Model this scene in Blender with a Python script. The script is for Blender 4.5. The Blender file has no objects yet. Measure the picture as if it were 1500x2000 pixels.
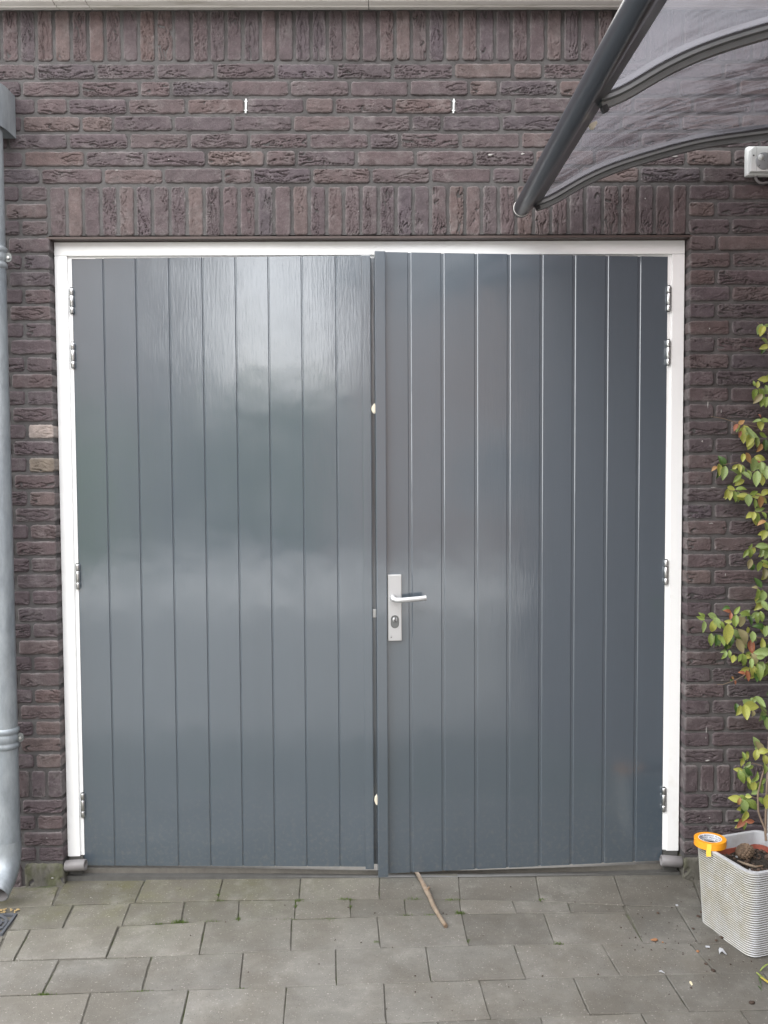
import bpy, math, random
from mathutils import Matrix, Vector, noise as mn
C = bpy.context.scene.collection
sc = bpy.context.scene
rnd = random.Random(7)

# ------------------------------------------------------------------ camera
YAW, PITCH, ROLL, DIST, EYE, FPX = -0.0093, 0.0494, -0.0054, 3.4258, 1.575, 1800.0
CAM = (Matrix.Rotation(YAW, 3, 'Z') @ Matrix.Rotation(math.pi/2 - PITCH, 3, 'X') @ Matrix.Rotation(ROLL, 3, 'Z'))
cd = bpy.data.cameras.new('camera'); cam = bpy.data.objects.new('camera', cd); C.objects.link(cam)
cam.matrix_world = Matrix.Translation((0, -DIST, EYE)) @ CAM.to_4x4()
cd.sensor_fit = 'VERTICAL'; cd.sensor_height = 36; cd.lens = 36*FPX/2000
cd.clip_start = .05; cd.clip_end = 400
sc.camera = cam

# ------------------------------------------------------------------ sky, sun, exposure
SUN_EL, SUN_AZ = math.radians(34), math.radians(212)      # azimuth clockwise from +Y
w = bpy.data.worlds.new('World'); sc.world = w; w.use_nodes = True
N, Lk = w.node_tree.nodes, w.node_tree.links
bg = N['Background']
sky = N.new('ShaderNodeTexSky'); sky.sky_type = 'NISHITA'; sky.sun_disc = False
sky.sun_elevation = SUN_EL; sky.sun_rotation = SUN_AZ; sky.dust_density = 2.5; sky.air_density = 1.0
tc = N.new('ShaderNodeTexCoord'); nz = N.new('ShaderNodeTexNoise')
nz.inputs['Scale'].default_value = 2.6; nz.inputs['Detail'].default_value = 5; nz.inputs['Roughness'].default_value = .55
cr = N.new('ShaderNodeValToRGB'); cr.color_ramp.elements[0].position = .27; cr.color_ramp.elements[1].position = .44
mx = N.new('ShaderNodeMix'); mx.data_type = 'RGBA'
mx.inputs['B'].default_value = (14.5, 14.6, 14.9, 1)           # bright broken cloud over the whole sky
Lk.new(tc.outputs['Generated'], nz.inputs['Vector']); Lk.new(nz.outputs['Fac'], cr.inputs['Fac'])
Lk.new(cr.outputs['Color'], mx.inputs['Factor']); Lk.new(sky.outputs['Color'], mx.inputs['A'])
Lk.new(mx.outputs['Result'], bg.inputs['Color']); bg.inputs['Strength'].default_value = .10
sd = bpy.data.lights.new('sun', 'SUN'); sd.energy = .55; sd.angle = math.radians(40); sd.color = (1, .96, .9)
so = bpy.data.objects.new('sun', sd); C.objects.link(so)
sdir = Vector((math.sin(SUN_AZ)*math.cos(SUN_EL), math.cos(SUN_AZ)*math.cos(SUN_EL), math.sin(SUN_EL)))
so.rotation_euler = sdir.to_track_quat('Z', 'Y').to_euler(); so.location = (-3, -3, 6)
vs = sc.view_settings; vs.view_transform = 'Standard'; vs.look = 'None'; vs.gamma = 1; vs.use_curve_mapping = False
vs.exposure = 1.64

# ------------------------------------------------------------------ helpers
def wall(u, v, y=0.0):          # photogrammetric survey: reading of the photo -> point on the vertical plane at depth y
    d = CAM @ Vector(((u-750)/FPX, -(v-1000)/FPX, -1)); t = (y+DIST)/d.y
    return Vector((d.x*t, y, d.z*t+EYE))
def gz(y): return .045*max(y, -3.0)
def ground(u, v):
    d = CAM @ Vector(((u-750)/FPX, -(v-1000)/FPX, -1)); t = (.045*-DIST-EYE)/(d.z-.045*d.y)
    return Vector((d.x*t, -DIST+d.y*t, EYE+d.z*t))

def mat(name, base, rough=.6, metal=0., spec=.5, coat=0., coat_rough=.1, var=0., var_scale=8., bump=0., bump_scale=60.,
        bump_detail=6., stretch=(1, 1, 1), second=None, second_scale=4., second_lo=.45, second_hi=.6, objrand=0., bdist=.002, coat_bump=True):
    m = bpy.data.materials.new(name); m.use_nodes = True
    n, l = m.node_tree.nodes, m.node_tree.links
    p = n['Principled BSDF']
    p.inputs['Roughness'].default_value = rough; p.inputs['Metallic'].default_value = metal
    p.inputs['Specular IOR Level'].default_value = spec
    p.inputs['Coat Weight'].default_value = coat; p.inputs['Coat Roughness'].default_value = coat_rough
    t = n.new('ShaderNodeTexCoord'); mp = n.new('ShaderNodeMapping'); mp.inputs['Scale'].default_value = stretch
    oi = n.new('ShaderNodeObjectInfo')
    off = n.new('ShaderNodeVectorMath'); off.operation = 'SCALE'; off.inputs[0].default_value = (37, 51, 23)
    l.new(oi.outputs['Random'], off.inputs['Scale'])
    l.new(t.outputs['Object'], mp.inputs['Vector']); l.new(off.outputs['Vector'], mp.inputs['Location'])
    col = n.new('ShaderNodeRGB'); col.outputs[0].default_value = (*base, 1); cur = col.outputs[0]
    def noise_(scale, detail=4., rg=.55):
        x = n.new('ShaderNodeTexNoise'); x.inputs['Scale'].default_value = scale; x.inputs['Detail'].default_value = detail
        x.inputs['Roughness'].default_value = rg; l.new(mp.outputs['Vector'], x.inputs['Vector']); return x.outputs['Fac']
    if second:
        r = n.new('ShaderNodeMapRange'); r.inputs['From Min'].default_value = second_lo; r.inputs['From Max'].default_value = second_hi
        l.new(noise_(second_scale, 5), r.inputs['Value'])
        x = n.new('ShaderNodeMix'); x.data_type = 'RGBA'; l.new(r.outputs['Result'], x.inputs['Factor']); l.new(cur, x.inputs['A'])
        x.inputs['B'].default_value = (*second, 1); cur = x.outputs['Result']
    hs = n.new('ShaderNodeHueSaturation'); l.new(cur, hs.inputs['Color']); cur = hs.outputs['Color']
    val = n.new('ShaderNodeMath'); val.operation = 'ADD'; val.inputs[0].default_value = 1; val.inputs[1].default_value = 0
    if var:
        r = n.new('ShaderNodeMapRange'); r.inputs['From Min'].default_value = .25; r.inputs['From Max'].default_value = .75
        r.inputs['To Min'].default_value = -var; r.inputs['To Max'].default_value = var
        l.new(noise_(var_scale, 6, .65), r.inputs['Value']); l.new(r.outputs['Result'], val.inputs[1])
    last = val.outputs[0]
    if objrand:
        r = n.new('ShaderNodeMapRange'); r.inputs['To Min'].default_value = 1-objrand; r.inputs['To Max'].default_value = 1+objrand
        l.new(oi.outputs['Random'], r.inputs['Value'])
        y = n.new('ShaderNodeMath'); y.operation = 'MULTIPLY'; l.new(last, y.inputs[0]); l.new(r.outputs['Result'], y.inputs[1]); last = y.outputs[0]
    l.new(last, hs.inputs['Value']); l.new(cur, p.inputs['Base Color'])
    if bump:
        b = n.new('ShaderNodeBump'); b.inputs['Strength'].default_value = bump; b.inputs['Distance'].default_value = bdist
        l.new(noise_(bump_scale, bump_detail, .6), b.inputs['Height']); l.new(b.outputs['Normal'], p.inputs['Normal'])
        if coat and coat_bump: l.new(b.outputs['Normal'], p.inputs['Coat Normal'])
    p.inputs['Coat IOR'].default_value = 1.5
    return m
def nodes(m): return m.node_tree.nodes, m.node_tree.links, m.node_tree.nodes['Principled BSDF']

class MB:
    def __init__(s): s.v = []; s.f = []; s.sm = []
    def add(s, vs, fs, smooth=False):
        o = len(s.v); s.v += [tuple(x) for x in vs]; s.f += [tuple(i+o for i in q) for q in fs]; s.sm += [smooth]*len(fs); return s
    def box(s, x0, x1, y0, y1, z0, z1, M=None, bev=0.):
        if bev <= 0:
            vs = [(x, y, z) for x in (x0, x1) for y in (y0, y1) for z in (z0, z1)]
            fs = [(0, 1, 3, 2), (4, 6, 7, 5), (0, 4, 5, 1), (2, 3, 7, 6), (0, 2, 6, 4), (1, 5, 7, 3)]
        else:
            import bmesh
            bm = bmesh.new(); bmesh.ops.create_cube(bm, size=1)
            for v in bm.verts: v.co = ((x0+x1)/2+v.co.x*(x1-x0), (y0+y1)/2+v.co.y*(y1-y0), (z0+z1)/2+v.co.z*(z1-z0))
            bmesh.ops.bevel(bm, geom=bm.edges[:], offset=bev, segments=2, affect='EDGES', profile=.6)
            bm.verts.ensure_lookup_table()
            for i, v in enumerate(bm.verts): v.index = i
            vs = [v.co.copy() for v in bm.verts]; fs = [tuple(v.index for v in f.verts) for f in bm.faces]; bm.free()
        if M: vs = [M @ Vector(v) for v in vs]
        return s.add(vs, fs)
    def tube(s, pts, r, n=12, caps=True, radii=None):
        pts = [Vector(p) for p in pts]; vs = []; fs = []
        up = None
        for i, p in enumerate(pts):
            a = pts[max(i-1, 0)]; b = pts[min(i+1, len(pts)-1)]; t = (b-a).normalized()
            if up is None: up = t.orthogonal().normalized()
            up = (up - t*up.dot(t)); up = up.normalized() if up.length > 1e-6 else t.orthogonal().normalized()
            q = t.cross(up); rr = radii[i] if radii else r
            for k in range(n):
                an = 2*math.pi*k/n; vs.append(p + (up*math.cos(an)+q*math.sin(an))*rr)
        for i in range(len(pts)-1):
            for k in range(n): fs.append((i*n+k, i*n+(k+1) % n, (i+1)*n+(k+1) % n, (i+1)*n+k))
        s.add(vs, fs, True)
        if caps:
            s.add(vs[:n], [tuple(range(n-1, -1, -1))]); s.add(vs[-n:], [tuple(range(n))])
        return s
    def lathe(s, prof, M=None, n=32, close=False, smooth=True):      # prof (r,z) turned about z
        vs = []; fs = []
        for r, z in prof:
            for k in range(n):
                an = 2*math.pi*k/n; vs.append(Vector((r*math.cos(an), r*math.sin(an), z)))
        m = len(prof)
        for i in range(m if close else m-1):
            j = (i+1) % m
            for k in range(n): fs.append((i*n+k, i*n+(k+1) % n, j*n+(k+1) % n, j*n+k))
        if M: vs = [M @ v for v in vs]
        return s.add(vs, fs, smooth)
    def sweep(s, prof, frames, smooth=False, caps=True):             # closed profile list of 2D, frames list of (origin, ex, ey)
        n = len(prof); vs = []; fs = []
        for o, ex, ey in frames:
            for a, b in prof: vs.append(Vector(o)+Vector(ex)*a+Vector(ey)*b)
        for i in range(len(frames)-1):
            for k in range(n): fs.append((i*n+k, i*n+(k+1) % n, (i+1)*n+(k+1) % n, (i+1)*n+k))
        s.add(vs, fs, smooth)
        if caps: s.add(vs[:n], [tuple(range(n-1, -1, -1))]); s.add(vs[-n:], [tuple(range(n))])
        return s
    def mesh(s, name, m=None, fix=True):
        me = bpy.data.meshes.new(name); me.from_pydata(s.v, [], s.f); me.polygons.foreach_set('use_smooth', s.sm)
        if fix:
            import bmesh
            bm = bmesh.new(); bm.from_mesh(me); bmesh.ops.recalc_face_normals(bm, faces=bm.faces[:]); bm.to_mesh(me); bm.free()
        if m: me.materials.append(m)
        me.update(); return me
    def build(s, name, m, parent=None, fix=True):
        return put(name, s.mesh(name, m, fix), parent)
def put(name, me, parent=None, loc=None):
    o = bpy.data.objects.new(name, me); C.objects.link(o)
    if parent: o.parent = parent
    if loc is not None: o.location = loc
    return o
def tag(o, label=None, cat=None, group=None, kind=None):
    for k, v in (('label', label), ('category', cat), ('group', group), ('kind', kind)):
        if v: o[k] = v
    return o
def thing(name, label, cat, loc=(0, 0, 0), rz=0, group=None):
    o = bpy.data.objects.new(name, None); C.objects.link(o); o.location = loc; o.rotation_euler = (0, 0, rz); o.empty_display_size = .1
    return tag(o, label, cat, group)

# ------------------------------------------------------------------ materials
def brick_mat(name, ramp):
    m = mat(name, (.1, .08, .08), .85, spec=.3, var=.30, var_scale=28, bump=.9, bump_scale=260, bump_detail=8, bdist=.0022)
    n, l, p = nodes(m)
    oi = n.new('ShaderNodeObjectInfo'); r = n.new('ShaderNodeValToRGB'); r.color_ramp.interpolation = 'LINEAR'
    el = r.color_ramp.elements
    el[0].position = 0; el[0].color = (*ramp[0], 1); el[1].position = 1; el[1].color = (*ramp[-1], 1)
    for i, c in enumerate(ramp[1:-1]): e = el.new((i+1)/(len(ramp)-1)); e.color = (*c, 1)
    l.new(oi.outputs['Random'], r.inputs['Fac'])
    # dusty mortar bloom over part of each face, brick red-brown showing elsewhere
    t = n.new('ShaderNodeTexCoord'); a = n.new('ShaderNodeVectorMath'); a.operation = 'ADD'
    sc_ = n.new('ShaderNodeVectorMath'); sc_.operation = 'SCALE'; sc_.inputs[0].default_value = (91, 33, 57)
    l.new(oi.outputs['Random'], sc_.inputs['Scale']); l.new(sc_.outputs['Vector'], a.inputs[0]); l.new(t.outputs['Object'], a.inputs[1])
    x = n.new('ShaderNodeTexNoise'); x.inputs['Scale'].default_value = 16; x.inputs['Detail'].default_value = 9; x.inputs['Roughness'].default_value = .72
    l.new(a.outputs['Vector'], x.inputs['Vector'])
    mr = n.new('ShaderNodeMapRange'); mr.inputs['From Min'].default_value = .5; mr.inputs['From Max'].default_value = .74; mr.inputs['To Max'].default_value = .5
    l.new(x.outputs['Fac'], mr.inputs['Value'])
    k = n.new('ShaderNodeMix'); k.data_type = 'RGBA'; l.new(mr.outputs['Result'], k.inputs['Factor']); l.new(r.outputs['Color'], k.inputs['A'])
    k.inputs['B'].default_value = (.175, .16, .158, 1)
    # fine pale grit
    g = n.new('ShaderNodeTexNoise'); g.inputs['Scale'].default_value = 330; g.inputs['Detail'].default_value = 2; l.new(a.outputs['Vector'], g.inputs['Vector'])
    gr = n.new('ShaderNodeMapRange'); gr.inputs['From Min'].default_value = .62; gr.inputs['From Max'].default_value = .75; gr.inputs['To Max'].default_value = .45
    l.new(g.outputs['Fac'], gr.inputs['Value'])
    k2 = n.new('ShaderNodeMix'); k2.data_type = 'RGBA'; l.new(gr.outputs['Result'], k2.inputs['Factor']); l.new(k.outputs['Result'], k2.inputs['A'])
    k2.inputs['B'].default_value = (.24, .225, .22, 1)
    # paler grey tone along the arrises, broken up by noise
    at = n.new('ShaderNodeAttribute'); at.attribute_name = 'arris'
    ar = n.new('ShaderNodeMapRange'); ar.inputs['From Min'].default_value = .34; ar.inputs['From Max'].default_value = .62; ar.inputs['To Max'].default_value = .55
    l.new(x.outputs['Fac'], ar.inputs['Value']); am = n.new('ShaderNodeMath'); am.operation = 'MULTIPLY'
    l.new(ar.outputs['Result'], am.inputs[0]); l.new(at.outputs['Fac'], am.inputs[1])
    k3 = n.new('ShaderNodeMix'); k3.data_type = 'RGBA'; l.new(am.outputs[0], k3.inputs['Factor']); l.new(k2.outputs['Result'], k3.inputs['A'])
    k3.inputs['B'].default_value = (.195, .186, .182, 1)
    hs = [q for q in n if q.type == 'HUE_SAT'][0]
    l.new(k3.outputs['Result'], hs.inputs['Color'])
    return m
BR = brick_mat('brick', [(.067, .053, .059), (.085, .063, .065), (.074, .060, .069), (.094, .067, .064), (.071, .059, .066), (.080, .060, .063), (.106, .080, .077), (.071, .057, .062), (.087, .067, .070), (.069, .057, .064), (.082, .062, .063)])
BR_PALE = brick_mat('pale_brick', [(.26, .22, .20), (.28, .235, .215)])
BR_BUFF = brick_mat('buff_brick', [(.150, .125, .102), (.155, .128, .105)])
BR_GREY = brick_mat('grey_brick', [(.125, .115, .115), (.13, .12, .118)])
PLINTH = mat('mossy_plinth', (.105, .100, .085), .95, var=.35, var_scale=30, bump=1., bump_scale=120, second=(.075, .078, .045), second_scale=18)
MORTAR = mat('mortar', (.094, .090, .090), .95, spec=.2, var=.22, var_scale=30, bump=1., bump_scale=320, bdist=.002, second=(.068, .064, .064), second_scale=5)
PAINT = mat('grey_gloss_paint', (.058, .077, .097), .38, spec=.5, coat=1., coat_rough=.085, var=.03, var_scale=3, bump=.17, bump_scale=26, bump_detail=5, stretch=(5.5, 5.5, .55), bdist=.0016, objrand=.02)
PAINT.node_tree.nodes['Principled BSDF'].inputs['Coat IOR'].default_value = 1.95
n, l, p = nodes(PAINT)          # slow waves in the hand painted boards under the brush marks
b0 = [q for q in n if q.type == 'BUMP'][0]; b1 = n.new('ShaderNodeBump'); b1.inputs['Strength'].default_value = .8; b1.inputs['Distance'].default_value = .0035
tw = n.new('ShaderNodeTexCoord'); nw = n.new('ShaderNodeTexNoise'); nw.inputs['Scale'].default_value = 3.2; nw.inputs['Detail'].default_value = 2.5
oiw = n.new('ShaderNodeObjectInfo'); sw = n.new('ShaderNodeVectorMath'); sw.operation = 'SCALE'; sw.inputs[0].default_value = (3, 9, .4); aw = n.new('ShaderNodeVectorMath')
l.new(oiw.outputs['Random'], sw.inputs['Scale']); l.new(sw.outputs[0], aw.inputs[0]); l.new(tw.outputs['Object'], aw.inputs[1]); l.new(aw.outputs[0], nw.inputs['Vector'])
l.new(nw.outputs['Fac'], b1.inputs['Height']); l.new(b1.outputs['Normal'], b0.inputs['Normal'])
dn = n.new('ShaderNodeTexNoise'); dn.inputs['Scale'].default_value = 5; dn.inputs['Detail'].default_value = 7; l.new(tw.outputs['Object'], dn.inputs['Vector'])
dr_ = n.new('ShaderNodeMapRange'); dr_.inputs['From Min'].default_value = .35; dr_.inputs['From Max'].default_value = .7; dr_.inputs['To Min'].default_value = .07; dr_.inputs['To Max'].default_value = .17
l.new(dn.outputs['Fac'], dr_.inputs['Value']); l.new(dr_.outputs['Result'], p.inputs['Coat Roughness'])
sxz = n.new('ShaderNodeSeparateXYZ'); l.new(tw.outputs['Object'], sxz.inputs[0])
sp1 = n.new('ShaderNodeMapRange'); sp1.inputs['From Min'].default_value = .42; sp1.inputs['From Max'].default_value = .05; l.new(sxz.outputs['Z'], sp1.inputs['Value'])
sp2 = n.new('ShaderNodeTexNoise'); sp2.inputs['Scale'].default_value = 55; sp2.inputs['Detail'].default_value = 6; sp2.inputs['Roughness'].default_value = .7; l.new(tw.outputs['Object'], sp2.inputs['Vector'])
sp3 = n.new('ShaderNodeMapRange'); sp3.inputs['From Min'].default_value = .5; sp3.inputs['From Max'].default_value = .75; sp3.inputs['To Max'].default_value = .4; l.new(sp2.outputs['Fac'], sp3.inputs['Value'])
sp4 = n.new('ShaderNodeMath'); sp4.operation = 'MULTIPLY'; l.new(sp1.outputs[0], sp4.inputs[0]); l.new(sp3.outputs[0], sp4.inputs[1])
dm = n.new('ShaderNodeMix'); dm.data_type = 'RGBA'; l.new(sp4.outputs[0], dm.inputs['Factor']); l.new([q for q in n if q.type == 'HUE_SAT'][0].outputs['Color'], dm.inputs['A']); dm.inputs['B'].default_value = (.17, .16, .14, 1)
l.new(dm.outputs['Result'], p.inputs['Base Color'])
WHITE = mat('white_lacquer', (.80, .81, .81), .3, coat=.4, bump=.03, bump_scale=40, second=(.60, .585, .53), second_scale=7, second_lo=.64, second_hi=.95)
CREAM = mat('cream_trim', (.80, .785, .75), .35, var=.05, second=(.50, .48, .42), second_scale=3, second_lo=.55, second_hi=.75, stretch=(1, 4, 6))
STEEL = mat('galvanised_steel', (.62, .63, .63), .3, metal=1., var=.08, var_scale=40)
ALU = mat('anodised_aluminium', (.54, .55, .56), .36, metal=.55, var=.02)
ZINC = mat('weathered_zinc', (.215, .24, .262), .45, metal=.35, var=.22, var_scale=45, second=(.285, .31, .328), second_scale=9, second_lo=.4, second_hi=.65, stretch=(1, 1, .35), bump=.08, bump_scale=90)
DARKBROWN = mat('brown_steel', (.055, .036, .032), .5, var=.15)
THRESH = mat('dark_stone', (.078, .077, .073), .6, var=.2, var_scale=25, bump=.3, bump_scale=100)
CONC = mat('concrete', (.115, .108, .096), .9, var=.2, var_scale=30, bump=.6, bump_scale=150)
PIPEG = mat('grey_plastic', (.18, .172, .174), .5, var=.06, var_scale=60)
DARK = mat('black_plastic', (.018, .018, .02), .5, var=.1)
RAILM = mat('dark_aluminium', (.030, .034, .041), .3, metal=0., coat=.3, coat_rough=.2, var=.1, var_scale=5)
GREYAL = mat('grey_aluminium', (.17, .18, .18), .38, metal=.5, var=.12, var_scale=12)
SOIL = mat('potting_soil', (.022, .017, .013), .95, var=.5, var_scale=90, bump=1., bump_scale=120, bdist=.006)
TERRA = mat('terracotta_plastic', (.27, .075, .05), .6, var=.12)
POT = mat('fibre_concrete', (.50, .515, .54), .6, var=.1, var_scale=14, bump=.25, bump_scale=160)
POTIN = mat('planter_inside', (.38, .39, .41), .7, var=.15, second=(.25, .24, .22), second_scale=10, second_lo=.55, second_hi=.8)
ORANGE = mat('orange_tape', (.80, .32, .015), .45, var=.06, var_scale=30, bump=.15, bump_scale=60, stretch=(1, 1, 20))
YELLOW = mat('yellow_tape_tail', (.80, .50, .06), .5, var=.05)
CARD = mat('white_card', (.68, .69, .72), .7, var=.04)
INK = mat('blue_ink', (.035, .045, .10), .7, var=.05)
WOOD = mat('bare_branch', (.190, .148, .108), .8, var=.3, var_scale=30, bump=.6, bump_scale=70, second=(.16, .10, .06), second_scale=25, second_lo=.5, second_hi=.7)
STEMM = mat('stem_bark', (.17, .125, .09), .8, var=.25, var_scale=50)
CONE = mat('pine_cone_scale', (.13, .088, .058), .8, var=.3, var_scale=50, objrand=.3)
SCRAP = mat('white_scrap', (.34, .35, .37), .7, var=.05)
BARKC = mat('bark_chip', (.28, .135, .065), .8, var=.25, var_scale=60)
CRUMB = mat('soil_crumb', (.055, .036, .026), .9, var=.3, var_scale=80, objrand=.3)
FOAM = mat('cream_wedge', (.68, .62, .50), .8, var=.05)
BOXW = mat('white_plastic', (.66, .68, .68), .45, var=.03)
BOXG = mat('grey_dial_plastic', (.26, .27, .28), .45, var=.03)
IRON = mat('grey_grate', (.075, .08, .09), .5, var=.15, var_scale=40)
PIT = mat('drain_pit', (.012, .012, .014), .9, var=.1)
SAND = mat('joint_sand', (.105, .098, .082), .95, var=.35, var_scale=40, second=(.05, .062, .022), second_scale=7, second_lo=.52, second_hi=.62, bump=1., bump_scale=250)
SPLAT = mat('mortar_smear', (.30, .29, .28), .95, var=.2, var_scale=90)
MOSS = mat('moss', (.075, .115, .022), .9, var=.4, var_scale=80)

def tile_mat():
    m = mat('concrete_paver', (.232, .222, .203), .92, spec=.25, var=.14, var_scale=9, bump=.7, bump_scale=260, bump_detail=8, bdist=.0015, objrand=.13)
    n, l, p = nodes(m)
    hs = [q for q in n if q.type == 'HUE_SAT'][0]
    g = n.new('ShaderNodeNewGeometry')
    def nz_(s, d=5, r=.6):
        x = n.new('ShaderNodeTexNoise'); x.inputs['Scale'].default_value = s; x.inputs['Detail'].default_value = d; x.inputs['Roughness'].default_value = r
        l.new(g.outputs['Position'], x.inputs['Vector']); return x.outputs['Fac']
    def rng(src, a, b, c=0., d=1.):
        x = n.new('ShaderNodeMapRange'); x.inputs['From Min'].default_value = a; x.inputs['From Max'].default_value = b
        x.inputs['To Min'].default_value = c; x.inputs['To Max'].default_value = d; l.new(src, x.inputs['Value']); return x.outputs['Result']
    def mul(a, b):
        x = n.new('ShaderNodeMath'); x.operation = 'MULTIPLY'; l.new(a, x.inputs[0]); l.new(b, x.inputs[1]); return x.outputs[0]
    def mixc(fac, a, col):
        x = n.new('ShaderNodeMix'); x.data_type = 'RGBA'; l.new(fac, x.inputs['Factor']); l.new(a, x.inputs['A']); x.inputs['B'].default_value = (*col, 1); return x.outputs['Result']
    base = n.new('ShaderNodeRGB'); base.outputs[0].default_value = (.146, .140, .127, 1); cur = base.outputs[0]
    sp = n.new('ShaderNodeSeparateXYZ'); l.new(g.outputs['Position'], sp.inputs[0])
    # algae film near the downpipe, darker tone towards the door, grime to the right, pale and dark aggregate grains
    alg = mul(rng(sp.outputs['Y'], -.55, -.02), rng(sp.outputs['X'], .25, -1.0))
    cur = mixc(mul(rng(sp.outputs['Y'], -.42, -.05), rng(nz_(4, 6, .65), .25, .65, .25, .75)), cur, (.094, .089, .074))
    cur = mixc(mul(alg, rng(nz_(5, 6, .65), .30, .60, .15, .9)), cur, (.104, .100, .050))
    cur = mixc(mul(rng(sp.outputs['X'], .5, 1.1), rng(nz_(3.2, 6, .65), .42, .66, 0, .55)), cur, (.070, .065, .056))
    cur = mixc(rng(nz_(9, 8, .7), .50, .70, 0, .65), cur, (.205, .195, .176))
    cur = mixc(rng(nz_(3.3, 7, .68), .42, .60, 0, .85), cur, (.112, .103, .088))
    cur = mixc(rng(nz_(150, 2), .64, .72, 0, .7), cur, (.29, .275, .25))
    cur = mixc(rng(nz_(210, 2), .36, .28, 0, .7), cur, (.052, .049, .045))
    l.new(cur, hs.inputs['Color'])
    return m
TILE = tile_mat()

def leaf_mat(name, base, edge):
    m = mat(name, base, .42, spec=.5, var=.16, var_scale=45, second=edge, second_scale=22, second_lo=.44, second_hi=.66, objrand=.14)
    n, l, p = nodes(m)
    hs = [q for q in n if q.type == 'HUE_SAT'][0]
    tr = n.new('ShaderNodeBsdfTranslucent'); l.new(hs.outputs['Color'], tr.inputs['Color'])
    x = n.new('ShaderNodeMixShader'); x.inputs[0].default_value = .28
    l.new(p.outputs[0], x.inputs[1]); l.new(tr.outputs[0], x.inputs[2]); l.new(x.outputs[0], n['Material Output'].inputs['Surface'])
    return m
LEAF = dict(g=leaf_mat('green_leaf', (.17, .25, .055), (.29, .34, .09)), p=leaf_mat('pale_leaf', (.30, .385, .15), (.21, .31, .10)),
            y=leaf_mat('yellow_leaf', (.43, .43, .10), (.30, .36, .09)), r=leaf_mat('red_leaf', (.32, .10, .06), (.36, .19, .09)),
            d=leaf_mat('dark_leaf', (.055, .12, .03), (.09, .15, .04)), b=leaf_mat('beige_leaf', (.30, .25, .15), (.28, .29, .11)),
            o=leaf_mat('orange_leaf', (.42, .21, .10), (.36, .30, .10)))

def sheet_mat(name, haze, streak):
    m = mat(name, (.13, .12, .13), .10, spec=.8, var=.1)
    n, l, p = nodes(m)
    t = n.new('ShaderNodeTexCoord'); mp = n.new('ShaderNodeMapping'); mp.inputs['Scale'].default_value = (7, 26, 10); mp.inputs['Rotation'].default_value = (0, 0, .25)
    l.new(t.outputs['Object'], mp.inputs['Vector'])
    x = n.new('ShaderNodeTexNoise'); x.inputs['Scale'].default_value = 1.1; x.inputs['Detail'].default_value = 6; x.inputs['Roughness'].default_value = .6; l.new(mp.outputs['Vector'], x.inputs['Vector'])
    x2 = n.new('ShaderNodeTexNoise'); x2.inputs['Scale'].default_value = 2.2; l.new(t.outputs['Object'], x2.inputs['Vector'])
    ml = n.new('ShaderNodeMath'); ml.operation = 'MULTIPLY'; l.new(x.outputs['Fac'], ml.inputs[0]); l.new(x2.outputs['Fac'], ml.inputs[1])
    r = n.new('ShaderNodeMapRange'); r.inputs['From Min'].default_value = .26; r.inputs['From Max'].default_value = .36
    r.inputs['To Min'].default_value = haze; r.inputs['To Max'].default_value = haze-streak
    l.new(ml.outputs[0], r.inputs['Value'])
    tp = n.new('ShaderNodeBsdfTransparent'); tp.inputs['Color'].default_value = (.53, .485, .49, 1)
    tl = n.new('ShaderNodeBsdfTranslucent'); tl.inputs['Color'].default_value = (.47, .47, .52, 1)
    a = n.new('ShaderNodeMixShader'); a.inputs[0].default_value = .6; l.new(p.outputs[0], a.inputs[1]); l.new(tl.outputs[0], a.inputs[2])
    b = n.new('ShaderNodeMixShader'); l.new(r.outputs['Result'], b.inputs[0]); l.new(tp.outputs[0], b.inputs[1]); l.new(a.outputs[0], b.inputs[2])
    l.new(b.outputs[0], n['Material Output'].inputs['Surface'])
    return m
SHEETS = [sheet_mat('smoked_polycarbonate', .20, .14), sheet_mat('sky_sheen_polycarbonate', .28, .08)]  # second sheet paler, sky sheen mixed into its haze


# ------------------------------------------------------------------ setting: ground
XL, XR, ZT = -1.1866, 1.1643, 2.4190         # masonry opening
SIDE = 1.50                                  # inner corner with the side wall
g = MB()
g.add([(-40, .6, -.04), (40, .6, -.04), (40, -3, gz(-3)-.055), (-40, -3, gz(-3)-.055), (40, -60, gz(-3)-.055), (-40, -60, gz(-3)-.055)], [(3, 2, 1, 0), (5, 4, 2, 3)])
GROUND = mat('driveway', (.20, .19, .175), .9, var=.2, var_scale=2, bump=.4, bump_scale=60)
tag(g.build('ground', GROUND), kind='structure')
g = MB(); g.add([(-30, -7.6, gz(-3)-.050), (30, -7.6, gz(-3)-.050), (30, -17, gz(-3)-.050), (-30, -17, gz(-3)-.050)], [(3, 2, 1, 0)])
tag(g.build('added_street', mat('pale_concrete_paving', (.50, .49, .47), .8, var=.15, var_scale=1.5)), kind='structure')  # added unseen pale strip that puts a bright band in the door reflections

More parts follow.
